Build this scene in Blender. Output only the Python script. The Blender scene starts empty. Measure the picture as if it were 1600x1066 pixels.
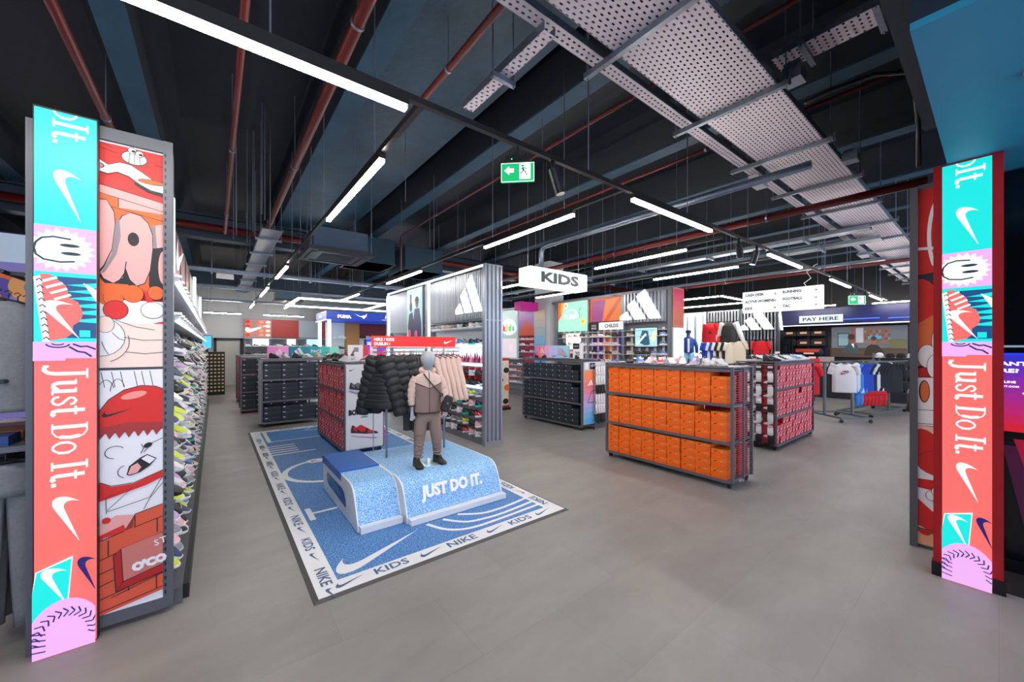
import bpy, math, random
from math import sin, cos, pi, radians as R, sqrt
from mathutils import Vector, Matrix
from mathutils.geometry import tessellate_polygon
random.seed(7)
SC = bpy.context.scene
COL = SC.collection

# ------------------------------------------------------------------ camera
cd = bpy.data.cameras.new('camera'); cam = bpy.data.objects.new('camera', cd); COL.objects.link(cam)
cam.location = (0, 0, 1.6); cam.rotation_euler = (R(90), 0, R(-38.0))
cd.sensor_width = 36; cd.lens = 594.3 / 1600 * 36; cd.shift_y = 10 / 1600; cd.clip_start = .05; cd.clip_end = 100
SC.camera = cam
# ------------------------------------------------------------------ view and world
SC.view_settings.view_transform = 'Standard'; SC.view_settings.look = 'None'
SC.view_settings.gamma = 1; SC.view_settings.exposure = 0.78
SC.view_settings.use_curve_mapping = False
SC.cycles.max_bounces = 6; SC.cycles.diffuse_bounces = 3; SC.cycles.glossy_bounces = 3
SC.cycles.transparent_max_bounces = 6; SC.cycles.caustics_reflective = False; SC.cycles.caustics_refractive = False
SC.cycles.use_adaptive_sampling = True; SC.cycles.adaptive_threshold = .03
w = bpy.data.worlds.new('world'); SC.world = w; w.use_nodes = True
w.node_tree.nodes['Background'].inputs[0].default_value = (.62, .74, 1, 1)
w.node_tree.nodes['Background'].inputs[1].default_value = 1.4
LED = 55.0          # strength of the ceiling LED lines
LED_COL = (1, .93, .85)

# ------------------------------------------------------------------ materials
def lin(h):
    if isinstance(h, str):
        h = h.lstrip('#'); c = [int(h[i:i+2], 16) / 255 for i in (0, 2, 4)]
        return tuple(x / 12.92 if x <= .04045 else ((x + .055) / 1.055) ** 2.4 for x in c)
    return h
MC = {}
def mat(name, col='#808080', rough=.5, metal=0, emis=0, spec=.5, noise=0, nscale=8, bump=0, bscale=60, alpha=1, col2=None):
    if name in MC: return MC[name]
    m = bpy.data.materials.new(name); m.use_nodes = True; nt = m.node_tree; b = nt.nodes['Principled BSDF']
    c = lin(col)
    b.inputs['Base Color'].default_value = (*[x * (.2 if emis >= .45 else 1) for x in c], 1); b.inputs['Roughness'].default_value = rough
    b.inputs['Metallic'].default_value = metal; b.inputs['Specular IOR Level'].default_value = spec
    m.diffuse_color = (*c, 1)
    if alpha < 1: b.inputs['Alpha'].default_value = alpha
    if emis:
        b.inputs['Emission Color'].default_value = (*c, 1); b.inputs['Emission Strength'].default_value = emis
    if noise or col2:
        tc = nt.nodes.new('ShaderNodeTexCoord'); n = nt.nodes.new('ShaderNodeTexNoise')
        n.inputs['Scale'].default_value = nscale; n.inputs['Detail'].default_value = 5
        nt.links.new(tc.outputs['Object'], n.inputs['Vector'])
        cr = nt.nodes.new('ShaderNodeValToRGB'); e = cr.color_ramp.elements
        e[0].position = .3; e[1].position = .7
        c2 = lin(col2) if col2 else tuple(x * (1 - noise) for x in c)
        e[0].color = (*c2, 1); e[1].color = (*c, 1)
        nt.links.new(n.outputs['Fac'], cr.inputs['Fac']); nt.links.new(cr.outputs['Color'], b.inputs['Base Color'])
    if bump:
        tc = nt.nodes.new('ShaderNodeTexCoord'); n = nt.nodes.new('ShaderNodeTexNoise')
        n.inputs['Scale'].default_value = bscale
        nt.links.new(tc.outputs['Object'], n.inputs['Vector'])
        bu = nt.nodes.new('ShaderNodeBump'); bu.inputs['Strength'].default_value = bump; bu.inputs['Distance'].default_value = .01
        nt.links.new(n.outputs['Fac'], bu.inputs['Height']); nt.links.new(bu.outputs['Normal'], b.inputs['Normal'])
    MC[name] = m; return m
def C(h, rough=.55, emis=0):
    """flat ink / paint / fabric colour by hex"""
    return mat('colour_%s_%g_%g' % (h.lstrip('#'), rough, emis), h, rough, 0, emis)

# ------------------------------------------------------------------ mesh builder
class MB:
    def __init__(s): s.v = []; s.f = []; s.m = []; s.ms = []; s.cur = 0
    def use(s, m):
        if m not in s.ms: s.ms.append(m)
        s.cur = s.ms.index(m); return s
    def face(s, *pts):
        n = len(s.v); s.v += [tuple(p) for p in pts]; s.f.append(tuple(range(n, n + len(pts)))); s.m.append(s.cur)
    def box(s, x0, x1, y0, y1, z0, z1, M=None):
        n = len(s.v); P = [(x, y, z) for z in (z0, z1) for y in (y0, y1) for x in (x0, x1)]
        if M: P = [tuple(M @ Vector(p)) for p in P]
        s.v += P
        for q in ((0, 2, 3, 1), (4, 5, 7, 6), (0, 1, 5, 4), (2, 6, 7, 3), (0, 4, 6, 2), (1, 3, 7, 5)):
            s.f.append(tuple(n + i for i in q)); s.m.append(s.cur)
        return s
    def rings(s, rs, cap0=True, cap1=True, closed=True):
        n = len(s.v); k = len(rs[0])
        for r in rs: s.v += [tuple(p) for p in r]
        for i in range(len(rs) - 1):
            for j in range(k if closed else k - 1):
                a = n + i * k + j; b = n + i * k + (j + 1) % k
                s.f.append((a, b, b + k, a + k)); s.m.append(s.cur)
        if cap0: s.f.append(tuple(n + j for j in reversed(range(k)))); s.m.append(s.cur)
        if cap1: s.f.append(tuple(n + (len(rs) - 1) * k + j for j in range(k))); s.m.append(s.cur)
        return s
    def tube(s, pts, r, n=8, r2=None, flat=1.0):
        pts = [Vector(p) for p in pts]; rs = []; up = None; L = len(pts)
        for i, p in enumerate(pts):
            d = (pts[min(i + 1, L - 1)] - pts[max(i - 1, 0)]).normalized()
            if up is None: up = Vector((0, 0, 1)) if abs(d.z) < .9 else Vector((0, 1, 0))
            a = d.cross(up).normalized(); b = a.cross(d).normalized(); up = b
            rr = r if not isinstance(r, (list, tuple)) else r[i]
            if r2 is not None: rr = r + (r2 - r) * i / (L - 1)
            rs.append([p + (a * cos(2 * pi * k / n) + b * sin(2 * pi * k / n) * flat) * rr for k in range(n)])
        s.rings(rs); return s
    def cyl(s, p0, p1, r, n=12): return s.tube([p0, p1], r, n)
    def extrude(s, poly, O, ax, ay, nz, d0, d1):
        """2D polygon -> solid slab between offsets d0 and d1 along nz"""
        O, ax, ay, nz = map(Vector, (O, ax, ay, nz))
        A = [O + ax * p[0] + ay * p[1] + nz * d0 for p in poly]; B = [O + ax * p[0] + ay * p[1] + nz * d1 for p in poly]
        n = len(s.v); k = len(A); s.v += [tuple(p) for p in A + B]
        for t in tessellate_polygon([[Vector((p[0], p[1], 0)) for p in poly]]):
            s.f.append(tuple(n + i for i in t)); s.m.append(s.cur); s.f.append(tuple(n + k + i for i in t)); s.m.append(s.cur)
        for i in range(k):
            s.f.append((n + i, n + (i + 1) % k, n + k + (i + 1) % k, n + k + i)); s.m.append(s.cur)
        return s
    def data(s, name, smooth=False):
        me = bpy.data.meshes.new(name); me.from_pydata(s.v, [], s.f)
        for m in s.ms: me.materials.append(m)
        if len(s.ms) > 1: me.polygons.foreach_set('material_index', s.m)
        if smooth: me.polygons.foreach_set('use_smooth', [True] * len(s.f))
        me.update(); return me
    def build(s, name, m=None, parent=None, loc=None, rotz=0, smooth=False):
        if m is not None and not s.ms: s.ms = [m]
        o = bpy.data.objects.new(name, s.data(name, smooth)); COL.objects.link(o)
        if parent: o.parent = parent
        if loc: o.location = loc
        if rotz: o.rotation_euler = (0, 0, rotz)
        return o
def bx(x0, x1, y0, y1, z0, z1): return MB().box(x0, x1, y0, y1, z0, z1)

def tag(o, label, cat, group=None):
    o['label'] = label; o['category'] = cat
    if group: o['group'] = group
    return o
def thing(name, label, cat, loc=(0, 0, 0), rotz=0, group=None):
    o = bpy.data.objects.new(name, None); COL.objects.link(o); o.empty_display_size = .05
    o.location = loc; o.rotation_euler = (0, 0, rotz); return tag(o, label, cat, group)
def struct(o): o['kind'] = 'structure'; return o
def inst(name, data, parent=None, loc=None, rot=None, scale=None):
    o = bpy.data.objects.new(name, data); COL.objects.link(o)
    if parent: o.parent = parent
    if loc: o.location = loc
    if rot: o.rotation_euler = rot
    if scale: o.scale = scale
    return o
def recolour(o, ms):
    for i, m in enumerate(ms):
        o.material_slots[i].link = 'OBJECT'; o.material_slots[i].material = m
    return o
ORD = 'zeroth first second third fourth fifth sixth seventh eighth ninth tenth eleventh twelfth thirteenth fourteenth fifteenth sixteenth seventeenth eighteenth nineteenth twentieth'.split()

# ------------------------------------------------------------------ 2D artwork
def bez(p0, p1, p2, p3, n=8):
    return [tuple((1-t)**3*a + 3*(1-t)**2*t*b + 3*(1-t)*t*t*c + t**3*d for a, b, c, d in zip(p0, p1, p2, p3)) for t in [i / n for i in range(1, n + 1)]]
def _swoosh():
    P = [(24, 7.8), (6.442, 15.276)]
    def cu(a, b, c):
        x, y = P[-1]; P.extend(bez((x, y), (x + a[0], y + a[1]), (x + b[0], y + b[1]), (x + c[0], y + c[1]), 6))
    cu((-1.456, .616), (-2.679, .925), (-3.668, .925)); cu((-1.12, 0), (-1.933, -.392), (-2.437, -1.177))
    cu((-.317, -.504), (-.41, -1.143), (-.28, -1.918)); cu((.13, -.775), (.476, -1.6), (1.036, -2.478))
    cu((.467, -.71), (1.232, -1.643), (2.297, -2.8)); cu((-.396, .64), (-.66, 1.25), (-.784, 1.848))
    cu((-.28, 1.195), (-.028, 2.072), (.756, 2.632)); cu((.373, .261), (.886, .392), (1.54, .392))
    cu((.522, 0), (1.11, -.084), (1.764, -.252))
    return [((x - 12) / 24, -(y - 12) / 24) for x, y in P]
SWOOSH = _swoosh()
STRIPES = [[(-.5, -.33), (-.5 + .03, -.20), (-.32, -.07), (-.20, -.33)],
           [(-.12, -.33), (-.31, .01), (-.13, .14), (.145, -.33)],
           [(.24, -.33), (-.08, .22), (.13, .36), (.5, -.33)]]
STRIPES[0] = [(-.5, -.33), (-.5, -.24), (-.33, -.13), (-.205, -.33)]
FC = {}
def text_poly(s, bold=0.0):
    k = (s, bold)
    if k in FC: return FC[k]
    cu = bpy.data.curves.new('writing', 'FONT'); cu.body = s; cu.size = 1; cu.offset = bold; cu.resolution_u = 2
    o = bpy.data.objects.new('writing', cu); COL.objects.link(o)
    bpy.context.view_layer.update()
    me = o.evaluated_get(bpy.context.evaluated_depsgraph_get()).to_mesh()
    V = [(v.co.x, v.co.y) for v in me.vertices]; F = [tuple(p.vertices) for p in me.polygons]
    xs = [v[0] for v in V]; ys = [v[1] for v in V]
    bpy.data.objects.remove(o); bpy.data.curves.remove(cu)
    mx, Mx, my, My = min(xs), max(xs), min(ys), max(ys)
    V = [((x - mx), (y - my)) for x, y in V]
    FC[k] = (V, F, Mx - mx, My - my); return FC[k]
def rot2(p, a): return (p[0] * cos(a) - p[1] * sin(a), p[0] * sin(a) + p[1] * cos(a))
class Art:
    """flat printed picture: origin O, right ax, up ay; every layer lies a hair in front of the last"""
    def __init__(s, mb, O, ax, ay, step=.0006, clip=None):
        s.mb = mb; s.O = Vector(O); s.ax = Vector(ax); s.ay = Vector(ay); s.n = s.ax.cross(s.ay).normalized(); s.d = step; s.step = step
        s.clip = clip
    def P(s, p): return s.O + s.ax * p[0] + s.ay * p[1] + s.n * s.d
    def poly(s, pts, m):
        s.mb.use(m)
        if s.clip:
            pts = clip_poly(pts, s.clip)
            if len(pts) < 3: return
        n = len(s.mb.v); s.mb.v += [tuple(s.P(p)) for p in pts]
        for t in tessellate_polygon([[Vector((p[0], p[1], 0)) for p in pts]]):
            t = [i for i in t]
            a, b, c = (pts[i] for i in t)
            if (b[0]-a[0])*(c[1]-a[1]) - (b[1]-a[1])*(c[0]-a[0]) < 0: t = t[::-1]
            s.mb.f.append(tuple(n + i for i in t)); s.mb.m.append(s.mb.cur)
        s.d += s.step
    def rect(s, x0, x1, y0, y1, m): s.poly([(x0, y0), (x1, y0), (x1, y1), (x0, y1)], m)
    def ell(s, x, y, rx, ry, m, n=20, a0=0, a1=2 * pi, rot=0):
        P = [rot2((rx * cos(a0 + (a1 - a0) * i / n), ry * sin(a0 + (a1 - a0) * i / n)), rot) for i in range(n if a1 - a0 > 6.28 else n + 1)]
        s.poly([(x + p[0], y + p[1]) for p in P], m)
    def line(s, pts, w, m):
        L = len(pts); A = []; B = []
        for i, p in enumerate(pts):
            a = pts[max(i - 1, 0)]; b = pts[min(i + 1, L - 1)]; dx, dy = b[0] - a[0], b[1] - a[1]; q = sqrt(dx * dx + dy * dy) or 1
            A.append((p[0] - dy / q * w / 2, p[1] + dx / q * w / 2)); B.append((p[0] + dy / q * w / 2, p[1] - dx / q * w / 2))
        s.mb.use(m)
        for i in range(L - 1):
            q = [A[i], A[i + 1], B[i + 1], B[i]]
            if s.clip:
                q = clip_poly(q, s.clip)
                if len(q) < 3: continue
            s.mb.face(*[s.P(p) for p in q[::-1]])
        s.d += s.step
    def arc(s, x, y, rx, ry, a0, a1, w, m, n=18, rot=0):
        s.line([(x + p[0], y + p[1]) for p in [rot2((rx * cos(a0 + (a1 - a0) * i / n), ry * sin(a0 + (a1 - a0) * i / n)), rot) for i in range(n + 1)]], w, m)
    def swoosh(s, x, y, size, m, rot=0, sy=1):
        s.poly([(x + p[0], y + p[1]) for p in [rot2((a * size, b * size * sy), rot) for a, b in SWOOSH]], m)
    def stripes(s, x, y, size, m, rot=0):
        for q in STRIPES: s.poly([(x + p[0], y + p[1]) for p in [rot2((a * size, b * size), rot) for a, b in q]], m)
    def text(s, t, x, y, h, m, rot=0, sx=1, bold=0, centre=False, shear=0, fit=None):
        V, F, W, H = text_poly(t, bold); k = h / H; sx = fit / (W * k) if fit else sx; s.mb.use(m); n = len(s.mb.v)
        off = -W * k * sx / 2 if centre else 0
        for a, b in V:
            p = rot2((a * k * sx + off + b * k * shear, b * k), rot); s.mb.v.append(tuple(s.P((x + p[0], y + p[1]))))
        for f in F: s.mb.f.append(tuple(n + i for i in f)); s.mb.m.append(s.mb.cur)
        s.d += s.step
        return W * k * sx
def clip_poly(P, c):
    x0, x1, y0, y1 = c
    for ins, cut in ((lambda p: p[0] >= x0, lambda a, b: (x0, a[1] + (b[1]-a[1])*(x0-a[0])/(b[0]-a[0]))),
                     (lambda p: p[0] <= x1, lambda a, b: (x1, a[1] + (b[1]-a[1])*(x1-a[0])/(b[0]-a[0]))),
                     (lambda p: p[1] >= y0, lambda a, b: (a[0] + (b[0]-a[0])*(y0-a[1])/(b[1]-a[1]), y0)),
                     (lambda p: p[1] <= y1, lambda a, b: (a[0] + (b[0]-a[0])*(y1-a[1])/(b[1]-a[1]), y1))):
        out = []
        for i, q in enumerate(P):
            p = P[i - 1]
            if ins(q):
                if not ins(p): out.append(cut(p, q))
                out.append(q)
            elif ins(p): out.append(cut(p, q))
        P = out
        if not P: return []
    return P
# ------------------------------------------------------------------ the room
def ctop(x):
    d = abs((x - 1.19 + .93) % 1.86 - .93)
    return 4.3 if d < .11 else 4.32 + (d - .1) * 2.4 if d < .3 else 4.79
def floor_material():
    m = bpy.data.materials.new('vinyl floor'); m.use_nodes = True; nt = m.node_tree; N = nt.nodes; L = nt.links
    b = N['Principled BSDF']; tc = N.new('ShaderNodeTexCoord')
    br = N.new('ShaderNodeTexBrick'); br.offset = .5; br.inputs['Scale'].default_value = 1
    br.inputs['Brick Width'].default_value = 1.1; br.inputs['Row Height'].default_value = .55
    br.inputs['Mortar Size'].default_value = .0012; br.inputs['Color1'].default_value = (*lin('#949290'), 1)
    br.inputs['Color2'].default_value = (*lin('#8f8c89'), 1); br.inputs['Mortar'].default_value = (*lin('#84817e'), 1)
    n = N.new('ShaderNodeTexNoise'); n.inputs['Scale'].default_value = 1.6; n.inputs['Detail'].default_value = 8; n.inputs['Roughness'].default_value = .62
    mp = N.new('ShaderNodeMapping'); mp.inputs['Scale'].default_value = (1, 2.2, 1)
    L.new(tc.outputs['Object'], br.inputs['Vector']); L.new(tc.outputs['Object'], mp.inputs['Vector']); L.new(mp.outputs['Vector'], n.inputs['Vector'])
    cr = N.new('ShaderNodeValToRGB'); cr.color_ramp.elements[0].position = .3; cr.color_ramp.elements[1].position = .72
    cr.color_ramp.elements[0].color = (.78, .775, .775, 1); cr.color_ramp.elements[1].color = (1, 1, 1, 1)
    L.new(n.outputs['Fac'], cr.inputs['Fac'])
    mx = N.new('ShaderNodeMix'); mx.data_type = 'RGBA'; mx.blend_type = 'MULTIPLY'; mx.inputs[0].default_value = 1
    L.new(br.outputs['Color'], mx.inputs[6]); L.new(cr.outputs['Color'], mx.inputs[7]); L.new(mx.outputs[2], b.inputs['Base Color'])
    b.inputs['Roughness'].default_value = .42; b.inputs['Specular IOR Level'].default_value = .35
    bu = N.new('ShaderNodeBump'); bu.inputs['Strength'].default_value = .15; bu.inputs['Distance'].default_value = .004
    L.new(n.outputs['Fac'], bu.inputs['Height']); L.new(bu.outputs['Normal'], b.inputs['Normal'])
    return m
struct(bx(-5, 20, -4, 22, -.1, 0).build('floor', floor_material()))
WALL_W = mat('white wall paint', '#c9ccd0', .7)
NAVY = mat('shaded navy ceiling recess', '#0d1a27', .6, noise=.35, nscale=3, bump=.2, bscale=14)  # shade of the ceiling recesses is put into this darker tone
NAVY2 = mat('lit beam underside', '#2c5570', .6, noise=.35, nscale=2.5, bump=.2, bscale=14)  # lighter tone paints the light on the rib undersides
DARK = mat('black wall paint', '#14171c', .5)
struct(bx(-5.1, -5, -4, 22, 0, 5).build('wall_left', DARK))
struct(bx(-5, 20, 20.3, 20.4, 0, 5).build('wall_back', WALL_W))
struct(bx(18.2, 18.3, -4, 22, 0, 5).build('wall_right', DARK))
# ceiling: slab with deep downstand ribs running towards the back
struct(bx(-5, 20, -4, 22, 4.8, 4.9).build('ceiling', NAVY))
for k in range(-3, 9):
    x = 1.19 + 1.86 * k
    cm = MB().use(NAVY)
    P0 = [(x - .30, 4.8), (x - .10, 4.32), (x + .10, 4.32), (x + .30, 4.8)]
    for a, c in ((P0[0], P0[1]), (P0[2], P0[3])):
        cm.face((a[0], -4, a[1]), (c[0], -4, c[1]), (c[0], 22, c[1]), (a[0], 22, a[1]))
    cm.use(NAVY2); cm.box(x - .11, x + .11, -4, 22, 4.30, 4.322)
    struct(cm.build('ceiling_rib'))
STEEL = mat('navy steelwork', '#2b3a49', .5)
b = MB().use(STEEL); b.box(-5, 20, 10.02, 10.06, 3.85, 4.3); b.box(-5, 20, 9.9, 10.18, 3.83, 3.86); b.box(-5, 20, 9.9, 10.18, 4.28, 4.3)
struct(b.build('ceiling_beam'))
b = MB().use(STEEL); b.box(-5, 18.2, 16.0, 16.25, 3.7, 4.3); struct(b.build('ceiling_beam'))
# wide flat slab band beside the first rib
BAND = mat('lit rough concrete band', '#274b62', .5, noise=.55, nscale=1.7, bump=.6, bscale=9)  # light on the slab band is put into its brighter mottled colour
struct(bx(1.30, 2.44, -4, 9.9, 4.33, 4.36).build('ceiling_slab', BAND))
# entrance bulkhead with a flat soffit
TEAL = mat('soffit paint with screen glow', '#2c93b8', .5)  # cyan spill of the LED banner is put into the soffit colour
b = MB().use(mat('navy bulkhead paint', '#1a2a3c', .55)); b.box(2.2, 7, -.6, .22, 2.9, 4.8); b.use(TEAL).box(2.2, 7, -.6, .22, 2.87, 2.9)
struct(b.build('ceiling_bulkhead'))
b = MB().use(mat('navy bulkhead paint')); b.box(2.2, 4.4, .22, .36, 3.3, 4.8); struct(b.build('ceiling_downstand'))
# back wall door
d = bx(.06, .86, 20.24, 20.3, 0, 1.9).build('door_1', mat('cream door paint', '#c4c1bd', .5)); struct(d)
f = MB().use(mat('dark door frame', '#2c3138', .5)); f.box(-.04, .06, 20.2, 20.3, 0, 2.0); f.box(.86, .96, 20.2, 20.3, 0, 2.0); f.box(-.04, .96, 20.2, 20.3, 1.9, 2.0); f.build('door_frame', None, d)
f = MB().use(mat('brushed metal', '#9a9da0', .3, 1)); f.cyl((.78, 20.2, .95), (.68, 20.2, .95), .012); f.box(.76, .8, 20.22, 20.245, .85, 1.1); f.build('door_handle', None, d)

# ------------------------------------------------------------------ ceiling lights
BLACKM = mat('black powder coat', '#101114', .4); LEDM = mat('warm led diffuser', LED_COL, .5, 0, LED); COOL = mat('cool led diffuser', (.86, .95, 1), .5, 0, 5)
GALVW = mat('steel wire', '#7d8690', .4, .6)
def led(x0, y0, x1, y1, label, z=2.95, w=.046, m=None, group=None, cat='ceiling light', name='linear_led_light', wires=False):
    dx, dy = x1 - x0, y1 - y0; L = sqrt(dx * dx + dy * dy)
    t = thing(name, label, cat, ((x0 + x1) / 2, (y0 + y1) / 2, z), math.atan2(dy, dx), group)
    bx(-L / 2, L / 2, -w / 2, w / 2, .012, .05).build('housing', BLACKM, t)
    bx(-L / 2 + .01, L / 2 - .01, -w / 2 + .004, w / 2 - .004, -.012, .012).build('diffuser', m or LEDM, t)
    if wires:
        for q in (-L / 2 + .1, L / 2 - .1): MB().use(GALVW).cyl((q, 0, .05), (q, 0, ctop((x0 + x1) / 2 + q * dx / L) - z), .003, 5).build('suspension_wire', None, t)
    return t
def ledw(*a, **k): return led(*a, wires=True, **k)
Y0 = 2.06
G1 = 'LED lines along the long cross track'
for x0, x1, l in ((-2.9, -1.3, 'warm LED line over the grey hoodies, partly beyond the shoe gondola'), (-1.05, .86, 'longest looking warm LED line, running into the track junction above the entrance'),
                  (3.0, 4.55, 'warm LED line on the cross track above the orange shoe boxes'), (6.33, 7.83, 'warm LED line on the cross track above the red shoe box rack'),
                  (9.65, 11.26, 'warm LED line beside the hanging white directory sign'), (13.4, 15.0, 'last small warm LED line of the cross track, past the far exit sign')):
    led(x0, Y0, x1, Y0, l, group=G1)
for y0, y1, l in ((2.73, 4.4, 'warm LED line above the mannequin plinth, just after the track junction'), (7.31, 8.74, 'warm LED line just behind the ceiling cassette unit'),
                  (10.19, 12.0, 'second warm LED line behind the ceiling cassette unit'), (14.23, 15.79, 'farthest short LED line over the aisle to the back door')):
    led(.95, y0, .95, y1, l, group='LED lines over the shoe aisle')
for y0, y1, l in ((2.66, 4.29, 'warm LED line in front of the corrugated shoe wall end'), (6.3, 7.99, 'warm LED line hanging over the poster bay of the shoe wall'), (10, 11.6, 'warm LED line beyond the shoe wall')):
    led(2.88, y0, 2.88, y1, l, group='LED lines on the second track')
for y0, y1, l in ((2.66, 4.27, 'warm LED line hanging behind and above the KIDS sign'), (6.18, 6.96, 'short warm LED line between the shoe wall and the KIDS sign')):
    led(5.14, y0, 5.14, y1, l, group='LED lines on the third track')
for y0, y1, l in ((2.68, 4.24, 'warm LED line over the red shoe box rack side'), (6.09, 7.76, 'warm LED line directly under the KIDS sign in the view')):
    led(6.9, y0, 6.9, y1, l, group='LED lines on the fourth track')
ledw(10.5, 4.55, 10.5, 5.9, 'warm LED line of the bent pair by the directory sign, running towards the back', w=.05)
ledw(10.5, 4.5, 12.15, 4.5, 'warm LED line of the bent pair by the directory sign, running across', w=.05)
ledw(12.6, 4.4, 12.6, 8.0, 'long LED line over the apparel wall', w=.05)
ledw(-.34, 18.9, .85, 18.9, 'thin LED line above the back door'); ledw(1.6, 18.9, 3.1, 18.9, 'thin LED line above the far wall posters')
ledw(17.6, 1.5, 17.6, 3.2, 'thin LED line by the pay desk ceiling'); ledw(15.6, 3.2, 15.6, 4.6, 'thin LED line before the pay here sign'); ledw(15.9, .9, 15.9, 2.4, 'thin LED line over the cap stand')
# more LED rows; the entrance pair is unseen, added for fill light
ledw(-1.6, -2.2, 1.2, -2.2, 'added unseen warm LED line behind the camera at the entrance', z=3.0); ledw(2.0, -2.6, 5.0, -2.6, 'added unseen warm LED line behind the camera near the window', z=3.0)
ledw(9.0, 8.5, 9.0, 12, 'warm LED line over the aisle behind the kids wall'); ledw(6.9, 10, 6.9, 13, 'warm LED line over the far aisle'); ledw(1.9, 13.2, 1.9, 15.2, 'LED line above the blue canopy')
ledw(-2.9, 4, -2.9, 7, 'warm LED line over the aisle of grey hoodies', z=3.0); ledw(-2.9, 9, -2.9, 13, 'second warm LED line over the aisle of grey hoodies', z=3.0)
ledw(13.6, .4, 15, .4, 'warm LED line above the bags'); ledw(8.6, .3, 10.6, .3, 'warm LED line above the clothes racks', z=3.0)

def track(p0, p1, label, z=3.0):
    x0, y0 = p0; x1, y1 = p1
    b = MB().use(BLACKM)
    b.box(min(x0, x1) - .018, max(x0, x1) + .018, min(y0, y1) - .018, max(y0, y1) + .018, z, z + .035)
    return tag(b.build('lighting_track'), label, 'lighting track')
track((-3.5, Y0), (16.5, Y0), 'long black lighting track crossing the shop')
track((.95, 2.1), (.95, 16.5), 'black lighting track running down the shoe aisle'); track((2.88, 2.1), (2.88, 12), 'black lighting track by the corrugated shoe wall')
track((5.14, 2.2), (5.14, 7.5), 'black lighting track behind the KIDS sign'); track((6.9, 2.2), (6.9, 9), 'black lighting track above the black box rack')
def spot(x, y, label, rz=.6, on=False):
    t = thing('track_spotlight', label, 'spotlight', (x, y, 3.0), rz)
    b = MB().use(BLACKM); b.tube([(0, .0, -.06), (.03, -.05, -.24)], .04, 14); b.build('lamp_body', None, t, smooth=False)
    bx(-.012, .012, -.012, .012, -.08, .0).build('bracket', BLACKM, t)
    MB().use(C('#fff3dd', .4, 6 if on else .05)).tube([(.03, -.05, -.24), (.0306, -.0512, -.246)], .032, 14).build('lens', None, t)
spot(2.0, 2.06, 'black spotlight hanging beside the near exit sign'); spot(5.9, 2.06, 'round spotlight under the track near the directory sign', 2.4, True)
spot(12.9, 2.06, 'small lit spotlight beside the far exit sign', 1.5, True); spot(5.3, 2.06, 'black spotlight between two cross track LED lines', 1)

# ring of light strips over the blue canopy
t = thing('ring_light', 'large rectangular ring of white light strips over the blue canopy', 'ceiling light', (4.0, 13, 2.93))
for i, (x0, x1, y0, y1) in enumerate(((-2.2, 2.4, -1.2, -1.14), (-2.2, 2.4, 1.14, 1.2), (-2.2, -2.14, -1.2, 1.2), (0.2, .26, -1.2, 1.2), (2.34, 2.4, -1.2, 1.2))):
    bx(x0, x1, y0, y1, 0, .045).build('light_strip', COOL if i else COOL, t)

# ------------------------------------------------------------------ pipes, trays, ducts
REDP = mat('red sprinkler pipe paint', '#641713', .45); GALV = mat('galvanised steel', '#8f9bab', .38, .75, noise=.25, nscale=20)
def pipe(pts, r, label, m=REDP, name='sprinkler_pipe', cat='pipe', n=10):
    return tag(MB().use(m).tube(pts, r, n).build(name, smooth=True), label, cat)
def pipey(X, z, y0, y1, r, label, drop=None):
    t = thing('sprinkler_pipe', label, 'pipe', (X, y0, z))
    MB().use(REDP).tube([(0, 0, 0), (0, y1 - y0, 0)], r, 10).build('pipe_run', None, t, smooth=True)
    y = 1.6
    while y < y1 - y0:
        b = MB().use(GALV); b.cyl((0, y - .012, 0), (0, y + .012, 0), r + .006, 12); b.cyl((0, y, r), (0, y, ctop(X) - z), .005, 5)
        b.build('pipe_clamp', None, t); y += 2.7
    if drop: MB().use(REDP).tube([(0, y1 - y0, 0), (0, y1 - y0, drop - z)], r, 8).build('pipe_drop', None, t, smooth=True)
H = 2.3
pipey(-.86, 3.9, -1.5, 9.6, .035, 'red sprinkler pipe above the shoe gondola end panel')
pipey(.16, 3.9, -1.5, 9.6, .028, 'thin red sprinkler pipe crossing over the longest LED line')
pipey(.80, 3.9, -1.5, 9.58, .045, 'thick red sprinkler pipe leading to the ceiling cassette')
pipey(1.52, 3.9, -1.5, 6, .028, 'thin red sprinkler pipe crossing the track junction')
pipey(3.03, 3.9, -1.0, 7.6, .018, 'narrow red pipe passing behind the near exit sign', drop=3.2)
pipey(4.5, 3.9, .5, 9.6, .018, 'narrow red pipe between the track and the perforated tray')
pipey(6.4, 3.5, .5, 14, .05, 'thick red sprinkler main passing under the perforated tray')
pipey(11.5, 3.45, .5, 14, .04, 'far red sprinkler pipe beyond the perforated tray')
pipe([(-5, 9.7, 4.0), (18, 9.7, 4.0)], .07, 'thick red main running along the steel beam')
pipe([(3.0, 1.2, 3.55), (3.0, 5.0, 3.55)], .001, 'thin sagging cable over the exit sign', C('#222222')) if 0 else None
# conduit with a down turn by the KIDS sign
pipe([(4.88, 1.2, 3.5), (4.88, 5.2, 3.5), (4.88, 5.3, 3.48), (4.88, 5.35, 3.4), (4.88, 5.35, 3.0)], .045, 'galvanised conduit turning down behind the KIDS sign', GALV, 'conduit')

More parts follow.
